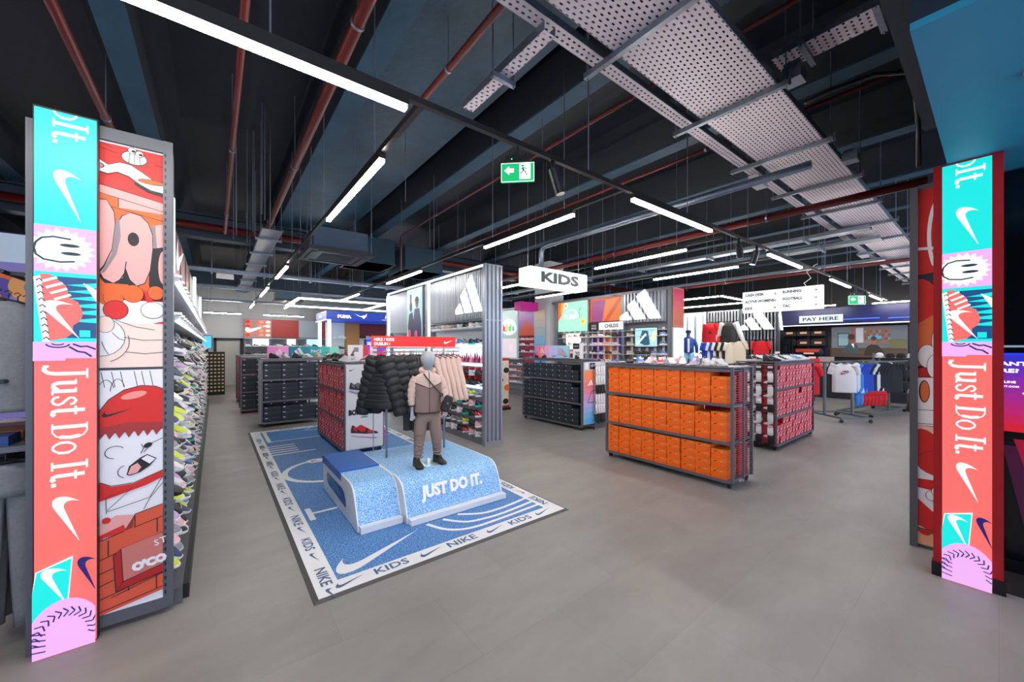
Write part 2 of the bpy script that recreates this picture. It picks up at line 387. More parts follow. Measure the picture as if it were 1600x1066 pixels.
def perforated(name, sx, sy):
    m = bpy.data.materials.new(name); m.use_nodes = True; nt = m.node_tree; N = nt.nodes; L = nt.links; b = N['Principled BSDF']
    b.inputs['Base Color'].default_value = (*lin('#d6ccd6'), 1); b.inputs['Metallic'].default_value = .1; b.inputs['Roughness'].default_value = .5
    tc = N.new('ShaderNodeTexCoord'); sp = N.new('ShaderNodeSeparateXYZ'); L.new(tc.outputs['Object'], sp.inputs[0])
    def M(op, a, v=None, c=None):
        n = N.new('ShaderNodeMath'); n.operation = op
        for i, q in enumerate((a, v, c)):
            if q is None: continue
            if isinstance(q, (int, float)): n.inputs[i].default_value = q
            else: L.new(q, n.inputs[i])
        return n.outputs[0]
    fy = M('FRACT', M('MULTIPLY', sp.outputs['Y'], 1 / sy)); fy = M('ABSOLUTE', M('SUBTRACT', fy, .5))
    row = M('FLOOR', M('MULTIPLY', sp.outputs['Y'], 1 / sy)); off = M('MULTIPLY', M('MODULO', row, 2), .5)
    fx = M('FRACT', M('ADD', M('MULTIPLY', sp.outputs['X'], 1 / sx), off)); fx = M('ABSOLUTE', M('SUBTRACT', fx, .5))
    hole = M('MULTIPLY', M('LESS_THAN', fx, .22), M('LESS_THAN', fy, .17))
    tr = N.new('ShaderNodeBsdfTransparent'); mx = N.new('ShaderNodeMixShader')
    L.new(hole, mx.inputs[0]); L.new(b.outputs[0], mx.inputs[1]); L.new(tr.outputs[0], mx.inputs[2]); L.new(mx.outputs[0], N['Material Output'].inputs[0])
    return m
PERF = perforated('perforated galvanised tray', .056, .034); PERF2 = perforated('slotted galvanised strip', .05, .04)
t = thing('cable_tray', 'wide perforated galvanised cable tray crossing the ceiling', 'cable tray', (-1.5, 1.36, 3.66))
b = MB(); b.use(PERF); b.face((0, -.29, 0), (19, -.29, 0), (19, .29, 0), (0, .29, 0)); b.build('tray_base', None, t)
b = MB().use(GALV); b.box(0, 19, -.295, -.29, 0, .06); b.box(0, 19, .29, .295, 0, .06); b.build('tray_edge', None, t)
for k in range(13):
    x = 2.2 + 1.5 + 1.27 * k
    b = MB().use(GALV); b.box(x - .02, x + .02, -.37, .56, -.045, -.005); b.box(x-.004, x+.004, -.385, -.37, -.05, .03); b.build('support_bar', None, t)
    for y in (-.35, .54): MB().use(GALV).cyl((x, y, -.06), (x, y, ctop(x - 1.5) - 3.66), .006, 5).build('hanging_rod', None, t)
t = thing('cable_tray', 'narrow slotted steel strip beside the wide cable tray', 'cable tray', (-1.5, 1.82, 3.70))
b = MB().use(PERF2); b.face((0, -.05, 0), (19, -.05, 0), (19, .05, 0), (0, .05, 0)); b.build('tray_base', None, t)
b = MB().use(GALV); b.box(0, 19, .05, .055, 0, .05); b.box(0, 19, -.055, -.05, 0, .05); b.build('tray_edge', None, t)
def traY(X, z, y0, y1, w, label, m=None, n=4):
    t = thing('cable_tray', label, 'cable tray', (X, y0, z)); L = y1 - y0
    b = MB().use(m or PERF2); b.face((-w / 2, 0, 0), (w / 2, 0, 0), (w / 2, L, 0), (-w / 2, L, 0)); b.build('tray_base', None, t)
    b = MB().use(GALV); b.box(-w / 2 - .004, -w / 2, 0, L, 0, .06); b.box(w / 2, w / 2 + .004, 0, L, 0, .06); b.build('tray_edge', None, t)
    for i in range(n):
        y = L * (i + .5) / n
        b = MB().use(GALV); b.box(-w / 2 - .06, w / 2 + .06, y - .018, y + .018, -.04, -.004)
        for s in (-1, 1): b.cyl((s * (w / 2 + .05), y, -.05), (s * (w / 2 + .05), y, ctop(X + s * (w / 2 + .05)) - z), .006, 5)
        b.build('support_bar', None, t)
traY(1.68, 3.60, 1.76, 2.75, .09, 'short slotted strip ending above the near exit sign', n=1)
traY(3.62, 3.9, .3, 1.12, .22, 'short slotted tray by the entrance bulkhead', n=2)
traY(8.5, 3.55, 1.3, 15, .22, 'light grey cable tray behind the cross track LED lines', GALV, 8)
traY(9.5, 3.55, 1.3, 15, .3, 'second light grey cable tray behind the cross track LED lines', GALV, 8)
traY(.78, 3.6, 7.6, 17, .3, 'cable tray running over the shoe aisle past the cassette unit', GALV, 7)
traY(12.1, 3.6, 1.6, 15, .2, 'farther slim cable tray past the two light grey trays', GALV, 6)
def tray_x(y, z, x0, x1, w, label, n=5):
    t = thing('cable_tray', label, 'cable tray', (x0, y, z)); L = x1 - x0
    b = MB().use(GALV); b.box(0, L, -w / 2, w / 2, 0, .006); b.box(0, L, -w / 2 - .004, -w / 2, 0, .07); b.box(0, L, w / 2, w / 2 + .004, 0, .07); b.build('tray_base', None, t)
    for i in range(n):
        x = L * (i + .5) / n
        b = MB().use(GALV)
        for s in (-1, 1): b.cyl((x, s * (w / 2 + .03), -.05), (x, s * (w / 2 + .03), ctop(x0 + x) - z), .006, 5)
        b.box(x - .018, x + .018, -w / 2 - .05, w / 2 + .05, -.04, -.003); b.build('support_bar', None, t)
tray_x(11.8, 3.45, -.6, 4.8, .2, 'cable tray crossing before the far aisle with two coil hooks', 5)
tray_x(17.5, 3.3, -.8, 6, .25, 'cable tray crossing near the back wall', 5)
tray_x(14.6, 3.4, -.8, 8, .12, 'thin cable rail crossing over the blue canopy', 6)
def jbox(x, y, z, sx, sy, sz, m, label):
    t = thing('junction_box', label, 'junction box', (x, y, z))
    bx(-sx / 2, sx / 2, -sy / 2, sy / 2, 0, sz * .75).build('box_base', m, t); bx(-sx / 2 + .008, sx / 2 - .008, -sy / 2 + .008, sy / 2 - .008, sz * .75, sz).build('lid', m, t)
WP = mat('white plastic', '#d8dade', .45)
jbox(5.3, 1.84, 3.60, .3, .12, .1, WP, 'white junction box under the narrow slotted strip'); jbox(11.3, 1.84, 3.60, .35, .12, .1, WP, 'far white junction box under the narrow slotted strip')
jbox(3.55, .98, 3.66, .14, .12, .14, GALV, 'grey metal junction box on the edge of the wide tray'); jbox(5.4, .98, 3.6, .14, .12, .12, GALV, 'second grey metal box on the edge of the wide tray')
jbox(.2, 11.8, 3.3, .35, .1, .12, WP, 'white box under the cable tray of the far aisle'); jbox(6.6, 2.1, 3.03, .4, .05, .04, WP, 'white driver box on the cross track')
# cable from the tray to the bulkhead
pipe([(3.9, 1.0, 3.65), (4.0, .85, 3.72), (4.1, .6, 3.75), (4.2, .40, 3.7), (4.25, .38, 3.3), (4.3, .38, 3.0)], .016, 'black cable bundle drooping from tray to bulkhead', C('#0c0d10', .4), 'cable', 'cable')
# ceiling cassette
t = thing('ceiling_cassette', 'grey ceiling air conditioning cassette with black intake plate', 'air conditioner', (1.42, 6.1, 2.93), 0)
bx(-.36, .36, -.36, .36, .06, .34).build('casing', mat('cassette casing', '#46586a', .4, .4), t)
b = MB().use(C('#22262c', .4)); b.box(-.43, .43, -.43, .43, 0, .06); b.build('face_plate', None, t)
b = MB().use(C('#39404a', .5))
for i in range(14): b.box(-.22, .22, -.22 + i * .033, -.206 + i * .033, -.006, 0)
b.build('intake_grille', None, t)
b = MB().use(C('#2c333c', .4))
for s in (-1, 1): b.box(-.3, .3, s * .34 - .03, s * .34 + .03, -.01, 0); b.box(s * .34 - .03, s * .34 + .03, -.3, .3, -.01, 0)
b.build('louvre', None, t)
for sx in (-1, 1):
    for sy in (-1, 1): MB().use(GALV).cyl((sx * .4, sy * .4, .05), (sx * .4, sy * .4, 1.37), .006, 5).build('hanging_rod', None, t)
t = thing('ceiling_cassette', 'small distant air conditioning cassette near the far LED line', 'air conditioner', (1.9, 14.5, 3.1), 0)
bx(-.4, .4, -.4, .4, 0, .06).build('face_plate', C('#22262c', .4), t); bx(-.35, .35, -.35, .35, .06, .3).build('casing', mat('cassette casing'), t)
DUCT = mat('dark teal duct', '#24404f', .45, .3)
for x0, x1, y0, y1, z0, l in ((2.3, 3.2, 8.4, 9.4, 3.45, 'dark square duct box behind the second LED track'), (3.45, 4.4, 8.4, 9.4, 3.4, 'dark duct box above the corrugated wall end')):
    t = thing('air_duct', l, 'duct', (x0, y0, z0)); bx(0, x1 - x0, 0, y1 - y0, 0, .55).build('casing', DUCT, t)
    b = MB().use(DUCT)
    for z in (0, .53): b.box(-.02, x1 - x0 + .02, -.02, y1 - y0 + .02, z, z + .02)
    b.build('flange', None, t)
    for sx in (.05, x1 - x0 - .05): MB().use(GALV).cyl((sx, .1, .5), (sx, .1, ctop(x0 + sx) - z0), .006, 5).build('hanging_rod', None, t)
# thin suspension rods
rod = MB().use(GALV).tube([(0, 0, 0), (0, 0, 1)], .0055, 5).data('suspension rod')
rr = random.Random(3)
rods = []
for x in (-1.8, .2, 2.4, 4.0, 5.6, 7.2, 9.2, 11, 12.6, 14.8): rods.append((x, Y0, 3.035))
for y in (2.9, 4.6, 6.8, 9, 11, 13.5): rods.append((.95, y, 3.035))
for X in (2.88, 5.14, 6.9):
    for y in (2.8, 4.1, 5.8, 7.2): rods.append((X, y, 3.035))
for i in range(60): rods.append((rr.uniform(1.2, 12), rr.uniform(4.5, 15), rr.choice((3.2, 3.45, 3.6))))
for i in range(10): rods.append((rr.uniform(.2, .7), rr.uniform(5.5, 7), rr.uniform(3.1, 3.4)))
for x, y, z in rods:
    if abs(x - 6.9) < .12 and z > 3.1 or 3.3 < x < 4 and y > 5: continue
    tag(inst('suspension_rod', rod, None, (x, y, z), None, (1, 1, ctop(x) - z)), 'thin galvanised threaded rod hanging from the dark ceiling', 'rod', 'thin threaded rods hanging from the ceiling')
# sprinkler heads below the soffit and behind
for x, y, z, l in ((4.2, -.02, 2.87, 'small white sprinkler head under the teal soffit'),):
    t = thing('sprinkler', l, 'sprinkler', (2.95, -.12, 2.87)); MB().use(WP).cyl((0, 0, 0), (0, 0, -.01), .05, 16).build('rose', None, t); MB().use(WP).cyl((0, 0, -.01), (0, 0, -.04), .008, 8).build('stem', None, t); MB().use(WP).cyl((0, 0, -.04), (0, 0, -.045), .022, 12).build('deflector', None, t)
# ------------------------------------------------------------------ serif lettering drawn as strokes (slab serif, condensed)
def ser_glyph(ch):
    """(strokes [(points, width)], polygons, advance) on cap height 1"""
    T, t = .14, .062
    if ch == 'J': return [([(.26, 1), (.26, .1), (.22, -.1), (.12, -.2), (0, -.2)], T), ([(.06, .98), (.46, .98)], t), ([(-.04, -.24), (-.04, -.08)], .08)], .50
    if ch == 'u': return [([(.13, .68), (.13, .16), (.2, .05), (.3, .04), (.42, .16)], T), ([(.46, .68), (.46, 0)], T), ([(0, .66), (.18, .66)], t), ([(.34, .66), (.5, .66)], t), ([(.46, .02), (.6, .02)], t)], .64
    if ch == 's': return [([(.36, .5), (.34, .6), (.22, .67), (.1, .6), (.09, .5), (.18, .4), (.3, .3), (.37, .18), (.32, .06), (.2, .01), (.08, .07), (.05, .2)], .085)], .44
    if ch == 't': return [([(.16, .92), (.16, .14), (.2, .04), (.3, .02), (.36, .08)], T), ([(0, .66), (.34, .66)], t + .01)], .42
    if ch == 'D': return [([(.14, 1), (.14, 0)], T), ([(0, .98), (.34, .98), (.5, .88), (.57, .7), (.59, .5), (.57, .3), (.5, .12), (.34, .02), (0, .02)], .05), ([(.53, .78), (.575, .5), (.53, .22)], T)], .70
    if ch == 'o': return [([(.27 + .2 * cos(a), .34 + .31 * sin(a)) for a in [i * pi / 10 for i in range(21)]], .075), ([(.07, .5), (.06, .34), (.07, .18)], .09), ([(.47, .5), (.48, .34), (.47, .18)], .09)], .56
    if ch == 'I': return [([(.17, 1), (.17, 0)], T), ([(0, .98), (.34, .98)], t), ([(0, .02), (.34, .02)], t)], .40
    if ch == '.': return [([(.02, .06), (.16, .06)], .13)], .2
    return [], .26
def serif(art, s, x, y, h, m, rot=0, sx=1):
    adv = 0
    for ch in s:
        st, a = ser_glyph(ch)
        for pts, wd in st: art.line([(x + q[0], y + q[1]) for q in [rot2(((adv + p[0]) * h * sx, p[1] * h), rot) for p in pts]], wd * h, m)
        adv += a
def scr(h, k=.56): return C(h, .4, k)
def banner_art(mb, O, ax, ay, W, Hh):
    A = Art(mb, O, ax, ay, clip=(0, W, 0, Hh), step=.0004); Y = lambda t: Hh * (1 - t); X = lambda u: u * W
    cy, co, li, wh, nv = scr('#19e6e0'), scr('#ff6f6a'), scr('#efb3f3'), scr('#ffffff', .68), scr('#2b1f6e', .5)
    A.rect(0, W, 0, Hh, co); A.rect(0, W, Y(.213), Hh, cy)
    serif(A, 'oIt.', X(.29), Y(-.012), .125, wh, -pi / 2, 1.05)
    A.swoosh(X(.52), Y(.155), .27, wh, -pi / 2 - .0, 1.05)
    A.rect(0, W, Y(.30), Y(.213), li)
    P = []
    for i in range(40):
        a = 2 * pi * i / 40; r = 1 if i % 2 else .80
        P.append((X(.43) + .122 * r * cos(a), Y(.256) + .115 * r * sin(a)))
    A.poly(P, wh)
    dk = scr('#15323f', .6)
    A.line([(X(.58), Y(.235)), (X(.3), Y(.233)), (X(.12), Y(.237)), (X(.03), Y(.246)), (0, Y(.256)), (X(.03), Y(.268)), (X(.15), Y(.276)), (X(.4), Y(.279)), (X(.64), Y(.276))], .009, dk)
    A.ell(X(.56), Y(.247), .036, .009, dk); A.ell(X(.58), Y(.262), .036, .009, dk)
    bl = scr('#10406f', .9)
    A.rect(0, W, Y(.43), Y(.298), cy); A.rect(X(.12), W, Y(.42), Y(.306), bl)
    for i, t in enumerate((.318, .330, .343, .357, .370, .385)): A.poly([(X(.5), Y(t + .003)), (W, Y(t - .004)), (W, Y(t + .006))], cy)
    A.poly([(X(.78), Y(.315)), (W, Y(.327)), (W, Y(.35))], wh)
    A.rect(X(.72), X(.9), Y(.418), Y(.405), cy)
    A.poly([(X(.1), Y(.303)), (X(.25), Y(.303)), (X(.5), Y(.322)), (X(.56), Y(.345)), (X(.7), Y(.352)), (X(.78), Y(.372)), (X(.74), Y(.387)), (X(.62), Y(.396)), (X(.6), Y(.412)), (X(.5), Y(.42)), (X(.25), Y(.425))], co)
    for i, (u, t) in enumerate(((.22, .312), (.31, .322), (.38, .332), (.44, .343))): A.line([(X(u - .12), Y(t + .006)), (X(u + .14), Y(t - .004))], .012, wh)
    A.swoosh(X(.42), Y(.387), .21, wh, -pi / 2 + .12, 1.5)
    A.poly([(0.0, Y(.31)), (X(.1), Y(.306)), (X(.25), Y(.427)), (X(.14), Y(.427))], wh)
    for i in range(10):
        t = .312 + i * .0118; u = .04 + i * .0125; A.line([(X(u), Y(t + .004)), (X(u + .05), Y(t)), (X(u + .1), Y(t + .005))], .006, dk)
    A.rect(0, W, Y(.458), Y(.427), li)
    A.arc(X(.38), Y(.431), .04, .018, pi, 2 * pi, .007, nv); A.arc(X(.38), Y(.43), .02, .008, pi, 2 * pi, .006, nv)
    A.line([(X(.62), Y(.431)), (X(.75), Y(.436)), (X(.85), Y(.435)), (W, Y(.441))], .009, nv); A.line([(X(.56), Y(.436)), (X(.7), Y(.445)), (X(.82), Y(.447)), (X(.93), Y(.455))], .009, nv)
    A.poly([(0, Y(.462)), (X(.5), Y(.462)), (X(.52), Y(.456)), (0, Y(.456))], li)
    serif(A, 'Just Do It.', X(.29), Y(.474), .127, wh, -pi / 2, 1.03)
    A.swoosh(X(.52), Y(.757), .25, wh, -pi / 2, 1.1)
    A.poly([(X(.05), Y(.842)), (X(.63), Y(.826)), (X(.55), Y(.92)), (0, Y(.94)), (0, Y(.88))], wh)
    A.poly([(X(.07), Y(.843)), (X(.61), Y(.830)), (X(.53), Y(.92)), (0, Y(.94)), (0, Y(.88))], cy)
    A.swoosh(X(.33), Y(.876), .20, wh, -pi / 2 - .02, 1.3); A.swoosh(X(.86), Y(.868), .20, nv, -pi / 2 - .0, 1.0)
    A.ell(X(.5), Y(.985), .145, .235, li, 30)
    for i in range(15):
        a = pi * (.02 + i / 14 * .98); c0, s0 = cos(a), sin(a); x, y = X(.5) + .105 * c0, Y(.975) + .14 * s0
        tx, ty = -s0, c0
        for sgn in (1, -1): A.line([(x + sgn * .022 * c0, y + sgn * .022 * s0), (x - tx * .018, y - ty * .018)], .006, nv)
    for i in range(4): A.line([(X(.0), Y(.95 + .011 * i)), (X(.22), Y(.956 + .01 * i))], .006, nv)
GREY = mat('grey gondola metal', '#5c5f66', .45, .2)
# left LED banner
t = thing('led_banner', 'tall LED banner with cyan, coral and lilac panels fixed to the shoe gondola end', 'LED screen', (-.62, 3.046, 0))
bx(-.115, .115, .0, .035, .0, 2.85).build('screen_housing', BLACKM, t)
m = MB(); banner_art(m, (-.11, -.0015, .005), (1, 0, 0), (0, 0, 1), .22, 2.835); m.build('screen', None, t)
# right LED banner inside its red frame
t = thing('led_banner', 'tall LED banner in a red frame reaching up to the soffit', 'LED screen', (4.0, .135, 0))
m = MB().use(mat('red lacquer', '#a01620', .35)); m.box(.0, .07, .108, .15, .09, 2.87); m.box(.0, .07, -.155, -.108, .09, 2.87); m.box(.02, .07, -.108, .108, .0, 2.87); m.build('red_frame', None, t)
bx(-.012, .08, .11, .158, 0, .09).build('plinth_block', BLACKM, t); bx(-.012, .08, -.165, -.11, 0, .09).build('plinth_block', BLACKM, t)
m = MB(); banner_art(m, (-.004, .108, .005), (0, -1, 0), (0, 0, 1), .216, 2.85); m.build('screen', None, t)
# soft light the screens give off comes from their own emission

# ------------------------------------------------------------------ poster artwork of the gondola end panel
def poster_left(A, W):
    rd, rd2, og, pk, pk2, wt, bk, gy, sk = [C(h, .5) for h in ('#d8231c', '#b01a1a', '#e8641f', '#eaa5a0', '#d98f8c', '#ecebf0', '#1a1416', '#8e7f84', '#f3d9cd')]
    X = lambda x: (x - 12) / 288 * W; Y = lambda y: 2.66 - (y - 75) / 980 * 1.27
    A.rect(0, W, 1.385, 2.66, rd)
    for a, b, c, d in ((10, 75, 70, 90), (10, 98, 90, 112), (255, 128, 300, 130), (10, 160, 60, 170)): A.line([(X(a), Y(b)), (X(c), Y(d))], .003, bk)
    P = [(X(165 + 60 * cos(a)), Y(118 + 32 * sin(a))) for a in [i * pi / 10 for i in range(20)]]; A.poly(P, bk)
    P = [(X(165 + 56 * cos(a)), Y(118 + 28 * sin(a))) for a in [i * pi / 10 for i in range(20)]]; A.poly(P, wt)
    for dx in (-25, 0, 27): A.line([(X(165 + dx * .8), Y(92)), (X(165 + dx), Y(144))], .0028, bk)
    for cx, cy in ((155, 86), (188, 96)):
        A.ell(X(cx), Y(cy), .019, .02, bk); A.ell(X(cx), Y(cy), .016, .017, wt); A.ell(X(cx + 6), Y(cy + 2), .009, .007, bk)
    A.poly([(X(165), Y(235)), (X(230), Y(262)), (X(300), Y(268)), (X(300), Y(245)), (X(165), Y(225))], bk)
    wv = [(10, 150), (50, 170), (100, 150), (150, 152), (200, 175), (250, 200), (300, 205), (300, 255), (240, 250), (190, 232), (140, 205), (90, 195), (50, 210), (10, 205)]
    A.poly([(X(a), Y(b)) for a, b in wv], wt); A.line([(X(a), Y(b)) for a, b in wv[:7]], .004, bk); A.line([(X(a), Y(b)) for a, b in wv[7:]], .004, bk)
    A.ell(X(245), Y(212), .06, .016, bk); A.ell(X(245), Y(212), .056, .0125, og); A.ell(X(14), Y(180), .02, .015, bk); A.ell(X(12), Y(180), .017, .012, pk2)
    A.poly([(X(10), Y(262)), (X(300), Y(300)), (X(300), Y(380)), (X(10), Y(355))], pk); A.line([(X(10), Y(260)), (X(300), Y(300))], .004, bk)
    A.line([(X(10), Y(298)), (X(300), Y(340))], .0035, bk); A.poly([(X(10), Y(300)), (X(95), Y(312)), (X(95), Y(355)), (X(10), Y(345))], og); A.line([(X(95), Y(312)), (X(95), Y(355))], .004, bk)
    A.rect(0, W, Y(720), Y(352), og); A.line([(X(10), Y(345)), (X(300), Y(385))], .0035, bk)
    # big rounded letters
    A.poly([(X(235), Y(470)), (X(300), Y(440)), (X(300), Y(745)), (X(262), Y(735)), (X(232), Y(690))], bk)
    A.ell(X(300), Y(600), .022, .10, pk); A.poly([(X(240), Y(415)), (X(300), Y(398)), (X(300), Y(505)), (X(255), Y(515))], pk); A.poly([(X(240), Y(415)), (X(262), Y(410)), (X(270), Y(512)), (X(250), Y(515))], gy)
    body = [(90, 420), (110, 385), (150, 365), (195, 372), (230, 400), (250, 450), (252, 520), (240, 620), (215, 680), (180, 695), (150, 670), (130, 620), (110, 665), (70, 690), (30, 672), (10, 640), (10, 640), (60, 560)]
    A.poly([(X(a), Y(b + 18)) for a, b in [(10, 640), (60, 700), (100, 690), (140, 700), (190, 705), (130, 570)]], bk); A.poly([(X(a), Y(b)) for a, b in body], bk)
    A.poly([(X(a + (3 if a < 130 else -3)), Y(b + (3 if b < 500 else -3))) for a, b in body], pk)
    A.poly([(X(12), Y(325)), (X(45), Y(325)), (X(78), Y(370)), (X(84), Y(430)), (X(70), Y(540)), (X(35), Y(620)), (X(10), Y(655))], bk); A.poly([(X(10), Y(330)), (X(45), Y(328)), (X(75), Y(375)), (X(80), Y(430)), (X(66), Y(540)), (X(32), Y(612)), (X(10), Y(640))], pk)
    A.poly([(X(84), Y(420)), (X(100), Y(395)), (X(106), Y(480)), (X(88), Y(560)), (X(40), Y(640)), (X(20), Y(650)), (X(66), Y(560))], gy)
    A.line([(X(130), Y(588)), (X(122), Y(640)), (X(100), Y(675))], .0045, bk); A.line([(X(128), Y(630)), (X(140), Y(665)), (X(165), Y(690))], .0045, bk)
    A.ell(X(162), Y(485), .024, .04, bk)
    A.rect(0, W, 1.385, Y(760), wt)
    for cx, cy, rx, ry in ((40, 745, .03, .05), (75, 752, .04, .055), (160, 730, .044, .05), (265, 720, .035, .04)): A.ell(X(cx), Y(cy), rx + .002, ry + .002, bk); A.ell(X(cx), Y(cy), rx, ry, og)
    A.rect(X(10), X(140), Y(740), Y(690), og)
    A.ell(X(85), Y(805), .052, .055, bk); A.ell(X(85), Y(805), .049, .052, rd); A.poly([(X(205), Y(700)), (X(255), Y(760)), (X(225), Y(770))], rd); A.poly([(X(255), Y(860)), (X(300), Y(850)), (X(300), Y(895)), (X(262), Y(890))], rd)
    A.ell(X(250), Y(800), .052, .05, bk); A.ell(X(250), Y(800), .0495, .0475, wt)
    A.rect(0, W, 1.385, Y(862), sk)
    A.ell(X(20), Y(925), .10, .11, bk); A.ell(X(20), Y(925), .097, .107, wt); A.ell(X(40), Y(870), .038, .048, bk); A.ell(X(40), Y(870), .0355, .0455, sk)
    for a, b, c, d in ((85, 850, 260, 890), (120, 925, 300, 935), (130, 990, 300, 992), (70, 905, 125, 940), (25, 945, 55, 1000)): A.line([(X(a), Y(b)), (X((a + c) / 2), Y((b + d) / 2 + 8)), (X(c), Y(d))], .003, bk)
    A.arc(X(15), Y(945), .12, .12, -1.2, .3, .003, bk)
    # divider
    A.rect(0, W, 1.37, 1.385, C('#3a3d44')); A.rect(0, W, 0, 1.37, wt)
    X = lambda x: (x - 10) / 262 * W; Y = lambda y: 1.37 - (y - 25) / 1000 * 1.37
    for x in (20, 60, 95, 150, 180, 215): A.line([(X(x), Y(30)), (X(x + 14), Y(95))], .003, bk)
    A.arc(X(40), Y(130), .035, .09, .5, 3.1, .003, bk); A.arc(X(85), Y(120), .03, .08, .4, 3.0, .003, bk)
    cap = [(5, 245), (15, 190), (50, 145), (110, 108), (180, 92), (240, 98), (272, 110), (272, 260), (200, 270), (100, 265), (5, 275)]
    A.poly([(X(a), Y(b)) for a, b in cap], rd); A.line([(X(a), Y(b)) for a, b in cap[:7]], .004, bk); A.ell(X(150), Y(132), .055, .02, C('#f2968c'), rot=.25)
    A.swoosh(X(85), Y(202), .125, bk, 0.05, .8)
    A.poly([(X(5), Y(262)), (X(130), Y(245)), (X(272), Y(255)), (X(272), Y(285)), (X(5), Y(285))], C('#a8302e'))
    z = [(5, 275)]
    for i in range(7): z += [(15 + i * 38, 308), (38 + i * 38, 280)]
    A.poly([(X(a), Y(b)) for a, b in z] + [(X(272), Y(270)), (X(5), Y(262))], C('#a8302e')); A.line([(X(a), Y(b)) for a, b in z], .003, bk)
    A.arc(X(75), Y(365), .04, .035, .6, 4.6, .0035, bk); A.ell(X(208), Y(350), .02, .014, bk, rot=.5); A.line([(X(180), Y(342)), (X(190), Y(360)), (X(178), Y(382))], .0035, bk); A.line([(X(190), Y(378)), (X(230), Y(340)), (X(272), Y(325))], .0035, bk)
    mth = [(120, 465), (130, 430), (175, 400), (205, 388), (245, 410), (215, 440), (175, 462), (135, 470)]
    A.poly([(X(a), Y(b)) for a, b in mth], bk); A.poly([(X(a), Y(b)) for a, b in ((126, 462), (138, 432), (165, 420), (180, 440), (165, 460), (135, 466))], pk); A.poly([(X(a), Y(b)) for a, b in ((180, 405), (205, 392), (240, 412), (215, 430))], wt)
    A.arc(X(120), Y(450), .035, .035, 1.8, 4.4, .0035, bk)
    A.poly([(X(5), Y(475)), (X(60), Y(505)), (X(150), Y(505)), (X(272), Y(465)), (X(272), Y(495)), (X(200), Y(520)), (X(60), Y(550)), (X(5), Y(560))], rd); A.line([(X(5), Y(475)), (X(60), Y(502)), (X(150), Y(502)), (X(272), Y(465))], .004, bk)
    for P in (((40, 545), (145, 520), (45, 600)), ((45, 605), (215, 575)), ((215, 575), (272, 490)), ((190, 622), (215, 580), (272, 520)), ((40, 545), (42, 612))): A.line([(X(a), Y(b)) for a, b in P], .003, bk)
    A.poly([(X(5), Y(660)), (X(80), Y(625)), (X(145), Y(635)), (X(150), Y(690)), (X(60), Y(695)), (X(5), Y(715))], pk); A.poly([(X(5), Y(700)), (X(110), Y(670)), (X(120), Y(700)), (X(30), Y(710)), (X(5), Y(730))], rd); A.ell(X(42), Y(640), .018, .018, rd)
    # brick wall
    br = C('#d9573a'); A.poly([(X(5), Y(725)), (X(110), Y(700)), (X(155), Y(635)), (X(272), Y(612)), (X(272), Y(985)), (X(5), Y(1025))], br); A.poly([(X(110), Y(698)), (X(155), Y(635)), (X(145), Y(690))], C('#8f2f26'))
    for a, b, c, d in ((5, 722, 110, 698), (155, 635, 272, 612), (150, 690, 272, 665), (5, 800, 272, 735), (5, 855, 75, 840), (5, 905, 80, 888), (5, 960, 272, 905), (60, 960, 272, 912), (5, 1010, 272, 970)): A.line([(X(a), Y(b)), (X(c), Y(d))], .0042, bk)
    for a, b, c in ((155, 635, 690), (248, 670, 730), (50, 722, 785), (130, 925, 950), (245, 910, 975)): A.line([(X(a), Y(b)), (X(a), Y(c))], .0042, bk)
    A.poly([(X(70), Y(790)), (X(100), Y(768)), (X(272), Y(735)), (X(272), Y(905)), (X(80), Y(940))], rd2); A.poly([(X(100), Y(768)), (X(272), Y(735)), (X(272), Y(872)), (X(108), Y(905))], C('#c8756c'))
    A.line([(X(70), Y(790)), (X(100), Y(768)), (X(108), Y(905)), (X(80), Y(940)), (X(70), Y(790))], .004, bk); A.line([(X(108), Y(905)), (X(272), Y(872))], .004, bk); A.line([(X(80), Y(940)), (X(272), Y(908))], .004, bk)
    A.text('S', X(238), Y(788), .036, wt, .16, bold=.01); A.text('T', X(262), Y(782), .036, wt, .16, bold=.01); A.text("O'CO", X(146), Y(878), .055, wt, .15, .95, bold=.09)
t = thing('shoe_gondola', 'long double-sided shoe gondola with cartoon poster end panel', 'shelving gondola', (0, 0, 0))
b = MB().use(GREY)
b.box(-.77, -.512, 3.09, 3.15, 0.0, 2.79); b.box(-.245, -.2, 3.085, 3.15, .04, 2.84); b.box(-.512, -.2, 3.09, 3.15, 2.77, 2.84); b.box(-.512, -.245, 3.09, 3.15, .03, .10); b.box(-.512, -.245, 3.115, 3.15, .1, 2.77)
b.use(BLACKM)
for i in range(62): b.box(-.238, -.230, 3.083, 3.0851, .12 + i * .043, .14 + i * .043); b.box(-.745, -.738, 3.0875, 3.0901, .12 + i * .043, .14 + i * .043)
b.build('end_frame', None, t)
m = MB(); A = Art(m, (-.512, 3.112, .1), (1, 0, 0), (0, 0, 1), .0003, clip=(0, .267, 0, 2.67)); A.rect(0, .267, 0, 2.67, C('#ecebf0')); poster_left(A, .267); m.build('poster', None, t)
b = MB().use(GREY); b.box(-.49, -.45, 3.15, 14.2, .1, 2.82); b.build('back_panel', None, t)
bx(-.75, -.16, 3.15, 14.2, 0.0, .1).build('plinth', GREY, t); bx(-.16, -.13, 3.2, 14.2, 0, .09).build('kick_rail', BLACKM, t)
b = MB().use(mat('burgundy panel', '#431820', .4)); b.box(-.45, -.30, 3.2, 14.1, 2.08, 2.75); b.build('header_panel', None, t)
b = MB().use(C('#c23a3a', .4))
for y in (3.9, 4.6, 5.5, 6.4, 7.3, 9.6): b.box(-.30, -.29, y, y + .05, 2.1, 2.72)
b.build('header_stripe', None, t)
